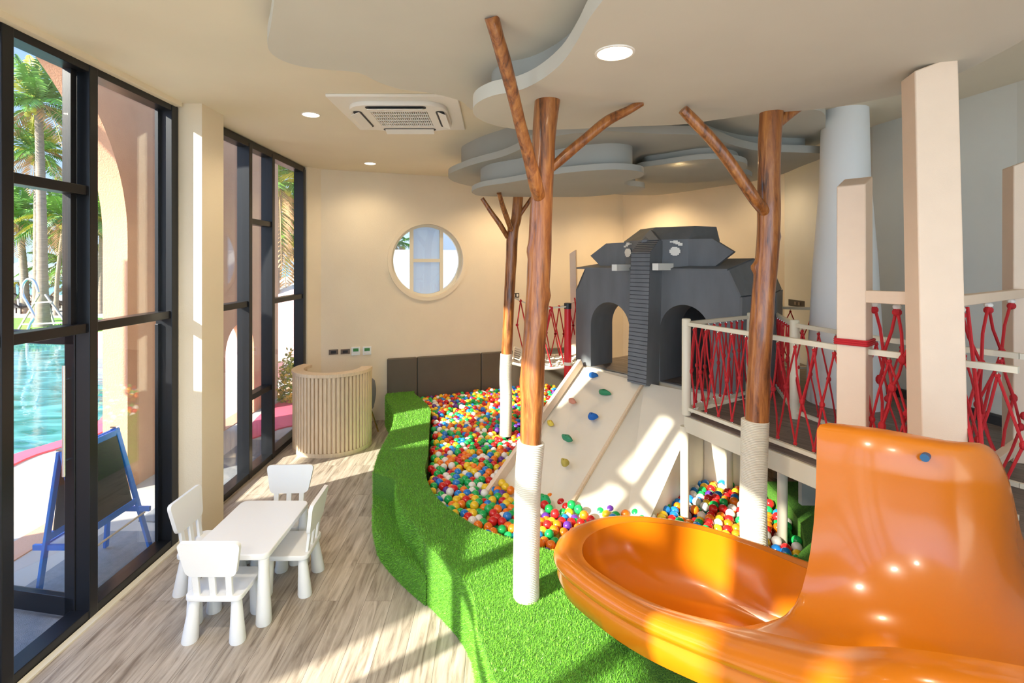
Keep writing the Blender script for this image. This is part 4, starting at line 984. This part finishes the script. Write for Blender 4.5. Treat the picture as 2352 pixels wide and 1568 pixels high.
# ------------------------------------------------------------------ children's table and chairs
tt_=thing('childrens_table','white plastic children\'s table with rounded corners and cone legs, four chairs round it','table',(-1.815,3.88,0))
tx0,tx1,ty0,ty1=-2.09,-1.54,3.48,4.28
plate('table_top',[rrect((tx0+tx1)/2,(ty0+ty1)/2,tx1-tx0,ty1-ty0,.06)],.445,.04,M['white'],tt_,bevel=.008)
for sx_ in (-1,1):
    for sy_ in (-1,1):
        c=((tx0+tx1)/2+sx_*.235,(ty0+ty1)/2+sy_*.36,0)
        MB().lathe([(.048,0),(.052,.01),(.048,.1),(.034,.38),(.036,.446)],c,24).build('leg',M['white'],tt_)
def chair(label):
    t=thing('childrens_chair',label,'chair',(0,0,0),"white children's chairs round the table")
    plate('seat',[rrect(0,0,.37,.34,.045)],.265,.035,M['white'],t,bevel=.007)
    for sx_ in (-1,1):
        for sy_ in (-1,1):
            p0=Vector((sx_*.155,sy_*.145,0)); p1=Vector((sx_*.135,sy_*.12,.268))
            MB().loft([[(p0.lerp(p1,f)+Vector((r*cos(2*pi*i/20),r*sin(2*pi*i/20),0))) for i in range(20)] for f,r in ((0,.048),(.04,.051),(.5,.041),(.97,.032))]).build('leg',M['white'],t)
    # backrest leans back (towards -y)
    bl=lambda z:-.145-.16*(z-.30)
    for sx_ in (-.105,0,.105):
        MB().bar((sx_,bl(.29),.28),(sx_*1.04,bl(.46),.475),.042,.022,up=(0,1,0)).build('back_slat',M['white'],t,bevel=.004)
    L=[]
    zc_,hh=.55,.118
    base=[(-.16,-hh),(.16,-hh),(.205,hh),(-.205,hh)]
    P=[]
    for i,(x,z) in enumerate(base):
        a=Vector(base[i-1]); p=Vector((x,z)); n_=Vector(base[(i+1)%4]); r=.045
        d0=(a-p).normalized(); d1_=(n_-p).normalized()
        for k in range(7):
            f=k/6; P.append(tuple((p+d0*r).lerp(p,f).lerp(p.lerp(p+d1_*r,f),f)))
    v=Vector((0,-.16,1)).normalized()
    panel('backrest',[P],(0,bl(zc_)-.014,zc_),(1,0,0),(0,1,.16),.028,M['white'],t,v=v).modifiers.new('bevel','BEVEL').width=.007
    return t
spots=[((-1.83,3.50),0.0,'white child chair nearest the camera, its back turned to us'),
       ((-2.19,3.98),-pi/2,'white child chair between the table and the glass wall, at the left'),
       ((-1.56,3.97),pi/2+.03,'white child chair on the right long side of the table'),
       ((-1.80,4.36),pi+.05,'white child chair at the far end of the table, facing us')]
proto=chair(spots[0][2])
allc=[proto]
kids=[o for o in COL.objects if o.parent==proto]
for s_ in spots[1:]:
    c=proto.copy(); COL.objects.link(c); c['label']=s_[2]
    for k_ in kids: q=k_.copy(); COL.objects.link(q); q.parent=c
    allc.append(c)
for c,s_ in zip(allc,spots): c.location=(s_[0][0],s_[0][1],0); c.rotation_euler.z=s_[1]
# ------------------------------------------------------------------ slatted reception desk
dc=Vector((-2.20,6.98)); R0=.50
ds=thing('reception_desk','curved pale oak reception desk with vertical slats, against the back left corner','desk',(dc.x,dc.y,0))
a0,a1=radians(-205),radians(8)
def arcpoly(r0,r1,a0,a1,n=48): return [(dc.x+r1*cos(a0+(a1-a0)*i/n),dc.y+r1*sin(a0+(a1-a0)*i/n)) for i in range(n+1)]+[(dc.x+r0*cos(a1-(a1-a0)*i/n),dc.y+r0*sin(a1-(a1-a0)*i/n)) for i in range(n+1)]
plate('counter_top',[arcpoly(R0-.13,R0+.02,a0,a1)],1.0,.04,M['wood'],ds)
plate('plinth',[arcpoly(R0-.10,R0+.012,a0,a1)],0,.05,M['wood'],ds)
plate('curved_panel',[arcpoly(R0-.04,R0-.02,a0,a1)],.05,.95,M['wood'],ds)
n=36
for i in range(n):
    a=a0+.02+(a1-a0-.04)*i/(n-1); MB().box((dc.x+(R0-.006)*cos(a),dc.y+(R0-.006)*sin(a),.525),(.034,.036,.95),a).build('slat',M['wood'],ds,smooth=False,bevel=.005)
oc=thing('velvet_chair','grey velvet shell chair with gold legs half hidden behind the desk','chair',(-1.93,7.35,0))
b=MB(); rings=[]
for k in range(9):
    z=.42+.40*k/8; w_=.20+.03*sin(pi*k/8)-(.05 if k==8 else 0)
    rings.append([(-1.93+w_*cos(a)*1.0,7.30+(w_*.9)*sin(a)+.02*k/8,z) for a in [radians(-70+220*i/14) for i in range(15)]]+[(-1.93+(w_-.03)*cos(a)*1.0,7.30+((w_-.03)*.9)*sin(a)+.02*k/8,z) for a in [radians(150-220*i/14) for i in range(15)]])
b.loft(rings).build('shell',M['greyfab'],oc)
MB().lathe([(0,.38),(.18,.38),(.20,.41),(.19,.45),(0,.46)],(-1.93,7.30,0),24,caps=False).build('seat',M['greyfab'],oc)
for sx_,sy_ in ((1,-1),(-1,-1),(1,1),(-1,1)):
    MB().tube([(-1.93+sx_*.12,7.30+sy_*.12,.39),(-1.93+sx_*.22,7.30+sy_*.2,0)],.011,10).build('leg',M['gold'],oc)
# ------------------------------------------------------------------ blackboard easel outside
ea=thing('blackboard_easel','blue wooden double-sided blackboard easel standing outside the glass','easel',(-3.15,4.1,0))
ap=-3.21; ynr,yfr=3.86,4.40
for y,nm in ((ynr,-1),(yfr,1)):
    for x in (-3.36,-2.98):
        top_=Vector((ap+(-.012 if x<ap else .012)-.03,y,1.04)); bot=Vector((x,y+nm*.06,0))
        MB().bar(bot,top_,.045,.022,up=(1,0,0)).build('leg',M['blue'],ea,smooth=False,bevel=.003)
for x,s_ in ((-3.36,-1),(-2.98,1)):
    def q(f,y): return Vector((x+(ap+(.012*s_)-.03-x)*f,y,1.04*f))
    for f,h in ((.97,.05),(.40,.05)):
        MB().bar(q(f,ynr-.02),q(f,yfr+.02),.022,h).build('cross_rail',M['blue'],ea,smooth=False)
    MB().hexa([q(.38,ynr+.02)+Vector((-.006,0,0)),q(.38,yfr-.02)+Vector((-.006,0,0)),q(.38,yfr-.02)+Vector((.006,0,0)),q(.38,ynr+.02)+Vector((.006,0,0)),q(.95,ynr+.02)+Vector((-.006,0,0)),q(.95,yfr-.02)+Vector((-.006,0,0)),q(.95,yfr-.02)+Vector((.006,0,0)),q(.95,ynr+.02)+Vector((.006,0,0))]).build('blackboard_panel',M['board'],ea,smooth=False)
MB().box((-3.27,4.13,.345),(.16,.56,.012)).build('tray',M['white'],ea,smooth=False,bevel=.003)
for y_ in (ynr-.03,yfr+.03): MB().bar((-3.42,y_,.345),(-2.96,y_,.345),.022,.04).build('side_rail',M['blue'],ea,smooth=False)
MB().bar((-3.35,ynr-.03,.345),(-3.35,yfr+.03,.345),.022,.04).build('cross_rail',M['blue'],ea,smooth=False)
MB().tube([(-3.0,3.84,.32),(-3.0,4.42,.32)],.008,8).build('paper_dowel',M['wood'],ea)
MB().box((ap-.03,ynr,1.055),(.05,.04,.012)).box((ap-.03,yfr,1.055),(.05,.04,.012)).build('hinge',M['steel'],ea,smooth=False)
# ------------------------------------------------------------------ outside: ground, pool, arcade
struct(MB().prism([(-2.86,-12),(-2.86,20),(-16,26),(-30,26),(-60,26),(-60,-12)],-.32,-.03).build('patio',M['concrete'],smooth=False))
struct(MB().prism([(-2.90,-6),(-2.90,4.75),(-3.58,4.75),(-3.58,-6)],-.03,-.012).build('floor_mat',M['matgrey'],smooth=False))
struct(MB().prism([(-2.90,4.9),(-2.90,7.2),(-3.5,7.2),(-3.42,4.95)],-.03,-.014).build('floor_mat',M['matgrey'],smooth=False))
struct(MB().prism([(-200,15),(-200,400),(200,400),(200,60),(30,26),(-6,26)],-.6,-.35).build('sand_ground',M['sand'],smooth=False))
def gpoly(px,z,k=4): return [tuple(p[:2]) for p in smooth_loop([(*atz(a,b_,z)[:2],0) for a,b_ in px],k)]
pool=gpoly([(-700,1350),(-300,1200),(0,1058),(110,1022),(180,998),(235,960),(262,905),(262,850),(240,800),(150,783),(0,792),(-300,815),(-900,900)],-.02)
struct(plate('pool_water',[pool],-.029,.012,M['pool']))
rim=inset(pool,-.28); struct(plate('pool_border',[rim,inset(pool,.01)],-.028,.022,M['pinkground']))
struct(MB().prism([(-8.5,15.9),(-8.5,16.4),(-30,20.6),(-30,20)],-.03,.10).build('pool_kerb',M['hwhite'],smooth=False))
# pink rubber path and bush seen through the second window
struct(plate('rubber_path',[gpoly([(560,1010),(640,985),(720,960),(760,900),(700,900),(640,925),(590,960)],-.02)],-.029,.02,M['pinkground']))
# arcade wall with the big arch
AX=-4.0; 
def archtop(yc,zc,ry,rz,n=40): return [(yc+ry*cos(pi*i/n),zc+rz*sin(pi*i/n)) for i in range(n+1)]
big=[(5.62,-.02)]+archtop(3.3,2.7,2.32,2.17)[:21]+archtop(-3.0,2.7,2.6,2.17)[20:]+[(-5.6,-.02)]
small=[(8.55,-.02)]+archtop(8.1,1.05,.45,.45,20)+[(7.65,-.02)]
opening=[(9.5,-.02),(9.5,5.2),(12.2,5.2),(12.2,-.02)]
aw=panel('arcade_wall',[[(-6.2,-.03),(12.8,-.03),(12.8,5.6),(-6.2,5.6)],big,small,opening],(AX,0,0),(0,1,0),(-1,0,0),.27,M['terra'])
struct(aw)
# unseen sloping wall added farther out to cast the broad shadow over the tables
b_=[(-.22,-.03),(3.75,-.03),(3.55,.8),(3.35,1.25),(2.75,2.15),(2.35,2.8),(2.05,3.3),(1.75,3.7),(1.1,4.15),(.85,4.5),(.8,5.4),(-.42,5.4),(-.42,4.4),(-.22,4.1)]
struct(panel('added_shade_wall',[b_],(-5.5,0,0),(0,1,0),(-1,0,0),.3,M['terra']))
scr=[(-3.2,5.56),(-2.93,5.56),(-2.93,5.15),(-2.42,4.80),(-2.42,5.56),(-2.0,5.56),(-2.0,4.74),(-2.43,4.74),(-2.43,4.32),(-1.73,4.32),(-1.73,4.74),(-1.9,4.74),(-1.9,5.56),(-.42,5.56),(-.42,5.9),(-3.2,5.9)]  # unseen screen added, cut out to shape the sun patches on the slide
scr2=[(.8,5.41),(.8,5.9),(4.2,5.9),(4.2,3.45),(4.4,3.45),(4.4,2.0),(3.86,2.0),(3.86,3.45),(4.15,3.45),(4.15,5.56),(1.0,5.56),(1.0,5.41)]  # unseen hanging panel added to block sun through part of the second window
struct(panel('added_shade_screen',[scr2],(-5.5,0,0),(0,1,0),(-1,0,0),.12,M['terra']))
struct(panel('added_shade_screen',[scr],(-5.5,0,0),(0,1,0),(-1,0,0),.12,M['terra']))
struct(MB().box((-5.6,-3.3,2.93),(.3,.3,5.92)).build('added_screen_pier',M['terra'],smooth=False))  # unseen support for the added shade screen
# outer pink curved garden wall and white garden walls
def curvewall(name,pts,h,t,m):
    P=smooth_loop([(*p,0) for p in pts],6,False); b=MB(); rings=[]
    for i,p in enumerate(P):
        d=(P[min(i+1,len(P)-1)]-P[max(i-1,0)]).normalized(); n=Vector((-d.y,d.x,0))*t/2; hh=h[0]+(h[1]-h[0])*i/(len(P)-1)
        rings.append([p-n-up*.03,p+n-up*.03,p+n+up*hh,p-n+up*hh])
    return struct(b.loft(rings).build(name,m))
curvewall('garden_wall_pink',[(-5.2,13.6),(-6.5,14.2),(-8.5,14.0),(-10.5,13.4)],(1.75,.6),.3,M['pinkwall'])
curvewall('garden_wall_pink_low',[(-4.6,10.9),(-5.4,11.9),(-6.8,12.3)],(.35,.3),.25,M['pinkwall'])
curvewall('garden_wall_white',[(-4.0,11.6),(-2.0,12.6),(.5,13.4),(3,14.0)],(2.75,2.75),.25,M['hwhite'])
struct(MB().box((-1.0,14.8,1.9),(2.2,.3,3.8)).build('garden_wall_white',M['hwhite'],smooth=False))
# ------------------------------------------------------------------ plants
def frond(b,o,az,el,L,droop,nl,rnd,mi,wl=.5):
    d=Vector((cos(az),sin(az),0)); pts=[]
    n=10
    for i in range(n+1):
        f=i/n; pts.append(o+d*(L*f*cos(el)*(1-.12*f))+up*(L*f*sin(el)-droop*L*f*f))
    for i in range(n): 
        b.bar(pts[i],pts[i+1],.03*(1-.7*i/n),.025,mi)
    sd_v=Vector((-d.y,d.x,0))
    for k in range(nl):
        f=.12+.88*k/nl; i=min(int(f*n),n-1); p=pts[i].lerp(pts[i+1],f*n-i); t=(pts[i+1]-pts[i]).normalized()
        for s_ in (-1,1):
            l=L*wl*.42*sin(pi*min(1,f*.85+.12))*rnd.uniform(.85,1.1)
            tip=p+(sd_v*s_*.75+t*.55).normalized()*l+up*(-l*.45*rnd.uniform(.6,1.3))
            mid=p.lerp(tip,.5)+up*l*.10; w_=L*.014
            b.add([p,mid+t*w_,tip,mid-t*w_],[(0,1,2),(0,2,3)],mi)
def palm(label, base, H, lean, n, L, seed, r=.2, leaf='frond', dry=3, yellow=4):
    rnd=random.Random(seed); t=thing('palm_tree',label,'palm tree',tuple(base),'palms in the garden')
    base=Vector(base); top_=base+Vector((lean[0],lean[1],H)); pts=[base.lerp(top_,i/24)+Vector((lean[0],lean[1],0))*(-.25*sin(pi*i/24)) for i in range(25)]
    pp=[];rr=[]
    for i in range(len(pts)-1):
        for q,k in ((0,1.0),(.5,.96),(.9,1.05)): pp.append(pts[i].lerp(pts[i+1],q)); f=(i+q)/24; rr.append(r*(1.5*math.exp(-f*14)*.5+1-.35*f)*k)
    MB().tube(pp,rr,14).build('trunk',M['trunkpalm'],t)
    b=MB(); o=pts[-1]
    for i in range(n):
        f=i/n; az=i*2.399+rnd.uniform(-.2,.2); el=radians(82-105*f+rnd.uniform(-8,8)); mi=0
        if i>n-1-dry: mi=2
        elif rnd.random()<yellow/n: mi=1
        frond(b,o+up*rnd.uniform(-.1,.15),az,el,L*rnd.uniform(.85,1.1),.30+.25*f,26,rnd,mi)
    b.build('crown',[M['frond'],M['frondy'],M['frondd']],t,smooth=False)
    # fruit stalk cluster
    c=MB()
    for i in range(9): c.ball(o+Vector((rnd.uniform(-.3,.3),rnd.uniform(-.3,.3),rnd.uniform(-.5,-.1))),.11,7,5)
    c.build('coconuts',M['frondy'],t)
    return t
def gp(px,d,z=-.3): return Vector(((px-CX)/F*d,d,z))
def ppalm(label,pb,pt,yt,d,L,n,seed,r,dry=3,yellow=4):
    b0=gp(pb,d); t0=gp(pt,d,EYE-(yt-CY)/F*d); palm(label,b0,t0.z-b0.z,(t0.x-b0.x,0),n,L,seed,r,dry=dry,yellow=yellow)
ppalm('tallest palm, ringed trunk and full crown high in the left window',98,88,240,20,2.5,40,1,.20)
ppalm('palm close behind the tallest one, its yellowing crown hanging lower',84,86,350,21.5,2.3,34,2,.15,6,8)
ppalm('leaning grey-trunked palm at the left with dark drooping fronds',58,42,505,25,2.8,34,3,.2)
ppalm('palm with bright yellow fronds right of the tallest trunk',128,150,500,24,2.5,32,4,.1,2,10)
ppalm('low palm right of the trunk, spreading over the umbrellas',158,165,600,27,2.8,30,5,.18)
ppalm('small distant palm at the far left above the umbrellas',33,30,640,31,1.4,18,6,.12)
ppalm('small distant palm above the loungers right of the trunk',150,150,655,33,1.7,18,7,.15)
ppalm('palm squeezed between the mullion and the terracotta arch',232,236,500,25,2.6,26,8,.18)
ppalm('palm whose crown fills the top of the far window strip',630,640,430,14,2.5,34,9,.14,3,10)
ppalm('lower palm hanging over the umbrella in the far window strip',628,650,540,16,2.6,34,10,.14,3,8)
ppalm('small palm seen in the left side of the round window',905,908,560,17,1.1,20,11,.1)
def leafy(name,label,cat,c,rx,ry,rz,n,seed,mats,ls=.09,group=None):
    rnd=random.Random(seed); b=MB()
    for _ in range(n):
        v=Vector((rnd.gauss(0,1),rnd.gauss(0,1),rnd.gauss(0,1))).normalized(); k=rnd.uniform(.65,1)
        p=Vector(c)+Vector((v.x*rx*k,v.y*ry*k,abs(v.z)*rz*k if name!='x' else v.z*rz*k)); a=Vector((rnd.gauss(0,1),rnd.gauss(0,1),rnd.gauss(0,1))).normalized()
        q=v.cross(a).normalized(); l=ls*rnd.uniform(.7,1.3)
        b.add([p,p+a*l*.5+q*l*.28,p+a*l,p+a*l*.5-q*l*.28],[(0,1,2,3)],rnd.randrange(len(mats)))
    o=b.build(name,mats,smooth=False); return tag(o,label,cat,group)
leafy('round_shrub','small round light green shrub by the pink path outside the second window','shrub',tuple(gp(666,9.2,-.03)),.22,.22,.95,900,1,[M['hedge'],M['frondy']],.07)
for i,(p0,d0,w_,lb) in enumerate(((60,14.8,1.0,'low green ground cover at the foot of the tall palm'),(130,15.6,1.3,'low green planting beyond the pool beside the window mullion'),(200,17.5,1.2,'strip of green planting right of the palm trunk'))):
    leafy('ground_cover',lb,'plants',tuple(gp(p0,d0+1.5,0)),w_,.5,.22,1500,20+i,[M['hedge'],M['frond']],.13,'low planting beyond the pool')
struct(MB().prism([tuple(gp(-300,17)[:2]),tuple(gp(300,17)[:2]),tuple(gp(330,23)[:2]),tuple(gp(-300,23)[:2])],-.05,-.02).build('lawn',M['grassout'],smooth=False))
struct(MB().prism([tuple(gp(-500,23.5)[:2]),tuple(gp(340,23.5)[:2]),tuple(gp(340,27)[:2]),tuple(gp(-500,27)[:2])],-.05,-.01).build('garden_path',M['concrete'],smooth=False))
# lounge chairs and umbrellas by the sea
def lounger(label,p,rz):
    t=thing('sun_lounger',label,'sun lounger',tuple(p),'dark loungers facing the sea'); t.rotation_euler.z=rz
    WLOC.pop(t.name,None)
    MB().hexa([(-.33,-.9,.30),(.33,-.9,.30),(.33,.25,.30),(-.33,.25,.30),(-.33,-.9,.37),(.33,-.9,.37),(.33,.25,.37),(-.33,.25,.37)]).build('bed',M['darkwood'],t,smooth=False)
    MB().hexa([(-.33,.22,.30),(.33,.22,.30),(.33,.85,.82),(-.33,.85,.82),(-.33,.20,.37),(.33,.20,.37),(.33,.80,.88),(-.33,.80,.88)]).build('backrest',M['darkwood'],t,smooth=False)
    for x in (-.3,.3):
        for y in (-.8,.15): MB().box((x,y,.15),(.05,.05,.3)).build('leg',M['darkwood'],t,smooth=False)
    return t
lounger('dark lounger nearest the left window frame',gp(52,25,-.02),2.6)
lounger('dark lounger left of the tall palm trunk',gp(72,28,-.02),2.6)
lounger('dark lounger just right of the palm trunk',gp(122,26,-.02),2.5)
lounger('dark lounger under the umbrella, second right of the palm',gp(142,28,-.02),2.5)
lounger('dark lounger close to the window mullion',gp(160,26,-.02),2.5)
lounger('dark lounger seen through the arch edge beside the mullion',gp(232,26,-.02),2.5)
def umbrella(label,p,h,r):
    t=thing('garden_umbrella',label,'umbrella',tuple(p),'grey garden umbrellas by the sea'); p=Vector(p)
    n=8; b=MB(); top_=p+up*h; ring=[p+Vector((r*cos(2*pi*(i+.5)/n),r*sin(2*pi*(i+.5)/n),h-.62)) for i in range(n)]; low=[q-up*.10 for q in ring]
    b.add([top_]+ring+low+[top_-up*.05],[(0,1+i,1+(i+1)%n) for i in range(n)]+[(1+i,9+i,9+(i+1)%n,1+(i+1)%n) for i in range(n)]+[(17,9+(i+1)%n,9+i) for i in range(n)])
    b.build('canopy',M['canvas'],t,smooth=False); MB().tube([p,top_-up*.02],.035,8).build('pole',M['darkwood'],t)
    MB().ball(top_+up*.05,.06,8,6).build('finial',M['darkwood'],t)
umbrella('pale umbrella left of the palm trunk',gp(45,27,-.02),2.2,1.7)
umbrella('pale umbrella partly behind the tall palm trunk',gp(58,31,-.02),2.6,1.6)
umbrella('pale umbrella immediately right of the palm trunk',gp(128,29,-.02),2.3,1.55)
umbrella('grey umbrella farther right beside the mullion',gp(168,32,-.02),2.5,1.7)
umbrella('grey umbrella showing between the mullion and the arch',gp(240,27,-.02),3.0,1.4)
umbrella('grey umbrella in the far strip of the second window',gp(676,15,-.02),2.15,1.3)
# timber support frame and shower around the tall palm
tf=thing('palm_support_frame','pale timber bracing frame standing round the foot of the tall palm','frame',tuple(gp(97,18,-.02)))
for a_,b2 in (((40,18.5,-.02),(90,18.5,1.3)),((165,18.5,-.02),(104,18.5,1.3)),((125,20.5,-.02),(103,20.5,1.2))):
    MB().bar(gp(*a_),gp(*b2),.06,.05).build('brace',M['concrete'],tf,smooth=False)
for z0_,z1_,xa,xb in ((.25,.3,52,148),(1.0,1.05,74,120)): MB().bar(gp(xa,18.4,z0_),gp(xb,18.4,z1_),.05,.05).build('cross_bar',M['concrete'],tf,smooth=False)
sh=thing('water_spout','curved polished metal pool spout beside the tall palm','water spout',tuple(gp(63,15.5,-.02)))
MB().tube(smooth_loop([gp(62,15.5,-.02),gp(63,15.5,.35),gp(70,15.5,.62),gp(78,15.5,.82),gp(66,15.5,1.15),gp(52,15.5,1.5),gp(54,15.5,1.8),gp(66,15.5,1.95),gp(80,15.5,1.85),gp(88,15.5,1.55)],6,False),.038,12).build('pipe',M['steel'],sh)
# frangipani outside the round window
fg=thing('frangipani_tree','small bare-branched frangipani outside the round window','tree',(-.35,11.0,0))
b=MB(); B0=Vector((-.35,11.0,0))
def br(p,d,l,r,k,rnd):
    q=p+d*l; b.tube([p,(p+q)/2,q],[r,r*.85,r*.75],8)
    if k==0: 
        tips.append(q); return
    for _ in range(2): br(q,(d+Vector((rnd.uniform(-.6,.6),rnd.uniform(-.5,.5),rnd.uniform(-.1,.4)))).normalized(),l*.62,r*.7,k-1,rnd)
tips=[]; rnd=random.Random(12); br(B0,Vector((.0,0,1)),1.9,.05,3,rnd); b.build('branches',M['hwhite'],fg)
b=MB()
for tp in tips:
    for k in range(7):
        a=Vector((rnd.gauss(0,1),rnd.gauss(0,1),rnd.gauss(.2,.7))).normalized(); q=a.orthogonal().normalized()
        b.add([tp,tp+a*.13+q*.045,tp+a*.27,tp+a*.13-q*.045],[(0,1,2,3)],0)
b.build('leaves',[M['hedge']],fg,smooth=False)
struct(MB().prism([(-200,34),(200,60),(200,500),(-200,500)],-.34,-.30).build('sea',M['sea'],smooth=False))
# ------------------------------------------------------------------ balls in the pit
BC=[('red',(.62,.015,.015)),('orange',(.85,.20,.01)),('yellow',(.85,.55,.02)),('green',(.012,.40,.09)),('blue',(.012,.20,.60)),('purple',(.11,.03,.28)),('white',(.80,.76,.70))]
WTS=[.17,.17,.17,.20,.12,.05,.12]
bm_=[pmat('ball_'+n_,c,.22,sss=.12,coat=.2) for n_,c in BC]
BR_=.0385
pitp=inset([(x,y) for x,y in pit],0)
def pitok(x,y):
    if not inside((x,y),pit): return False
    for ox,oy in ((.04,0),(-.04,0),(0,.04),(0,-.04)):
        if not inside((x+ox,y+oy),pit): return False
    # keep clear of the walls, trees, ramps and posts
    for cx,cy,r in ((.18,3.15,.1),(*A(1163,900,d3)[:2],.085),(2.22,4.02,.05),(1.60,4.40,.05),(2.62,5.4,.14),(.889,6.45,.06)):
        if (x-cx)**2+(y-cy)**2<(r+BR_)**2: return False
    return True
def ramp_z(x,y):
    """underside height of the ramps at x,y (None when clear of them)"""
    for T0,T1,B0,B1_ in ((TL,TM,BL,BM),(TM,TR,BM,BR)):
        e0,e1=ext(T0,B0),ext(T1,B1_); q=[tuple(T0[:2]),tuple(T1[:2]),tuple(e1[:2]),tuple(e0[:2])]
        if inside((x,y),q):
            n=(T1-T0).cross(e0-T0); n=n if n.z>0 else -n
            return T0.z-(n.x*(x-T0.x)+n.y*(y-T0.y))/n.z
    return None
rnd=random.Random(99); balls=[]; pitch=.0805; row=0
for layer,z0_,sp_ in ((1,.235,pitch),(0,.30,pitch)):
    y=3.2+layer*.03; row=0
    while y<8.9:
        x=-1.6+(row%2)*pitch/2+layer*.036
        while x<2.6:
            X,Y=x+rnd.uniform(-.006,.006),y+rnd.uniform(-.006,.006)
            if pitok(X,Y) and (Y<8.0 or X<1.0):
                z=z0_+.030*noise.noise(Vector((X*1.3,Y*1.3,0)))+rnd.uniform(-.016,.02)
                if Y>6.5: z+=.02
                rz=ramp_z(X,Y)
                ok=True
                if rz is not None:
                    if z+BR_>rz-.06:
                        if z>rz-.02: z=max(z,rz+BR_*.95)
                        else: ok=False
                if ok and rnd.random()<(.94 if layer==0 else 1): balls.append((X,Y,z,layer))
            x+=pitch
        y+=pitch*.866; row+=1
# cushions: hidden packing below is a plain pit floor
struct(MB().prism(pit,.0,.03).build('floor_pit',M['padblack'],smooth=False))
dg=bpy.context.evaluated_depsgraph_get(); dg.update()
eye=Vector((0,0,EYE)); cand=[]
for i,(x,y,z,l) in enumerate(balls):
    if l: continue
    t=Vector((x,y,z+BR_*.6)); px=CX+F*x/y; py=CY+F*(EYE-z)/y
    if not(0<px<2352 and 0<py<1568): continue
    d=t-eye; L=d.length; hit,loc,nrm,idx,ob,mt=SC.ray_cast(dg,eye,d.normalized(),distance=L-.02)
    k=0
    while hit and ob and ob.name.startswith(('glass','turf_pile')) and k<4:
        s_=loc+d.normalized()*.003; hit,loc,nrm,idx,ob,mt=SC.ray_cast(dg,s_,d.normalized(),distance=(t-s_).length-.02); k+=1
    if not hit: cand.append((L,i))
cand.sort(); near=[i for L,i in cand[:300]]; nearset=set(near)
col=[rnd.choices(range(7),WTS)[0] for _ in balls]
protos={}
for c in range(7):
    me=bpy.data.meshes.new('pit_ball'); b=MB(); b.ball((0,0,0),BR_,20,12)
    me.from_pydata([tuple(v) for v in b.v],[],b.f); me.materials.append(bm_[c]); me.polygons.foreach_set('use_smooth',[True]*len(me.polygons)); me.update(); protos[c]=me
def zone(x,y):
    if x>1.15 and y<4.75: return 'in the pit under the raised deck, behind the slide'
    px=CX+F*x/y
    if px<1185: return 'near the curved turf rim, left of the front tree'
    return 'in front of the ramp foot, between front tree and slide'
for i in near:
    x,y,z,l=balls[i]; o=bpy.data.objects.new('pit_ball',protos[col[i]]); COL.objects.link(o); o.location=(x,y,z); o.rotation_euler=(rnd.uniform(0,3),rnd.uniform(0,3),0)
    zn=zone(x,y); o['label']=f'{BC[col[i]][0]} plastic ball {zn}'; o['category']='ball'; o['group']=f'{BC[col[i]][0]} balls {zn}'
b=MB()
for i,(x,y,z,l) in enumerate(balls):
    if i in nearset: continue
    b.ball((x,y,z),BR_,12 if y<6 else 9,8 if y<6 else 6,col[i])
me=bpy.data.meshes.new('pit_balls'); me.from_pydata([tuple(v) for v in b.v],[],b.f)
for m_ in bm_: me.materials.append(m_)
me.polygons.foreach_set('material_index',b.m); me.polygons.foreach_set('use_smooth',[True]*len(me.polygons)); me.update()
o=bpy.data.objects.new('pit_balls',me); COL.objects.link(o); o['kind']='stuff'; o['label']='hundreds of mixed coloured plastic balls filling the rest of the pit'; o['category']='balls'
print('balls',len(balls),'candidates',len(cand))
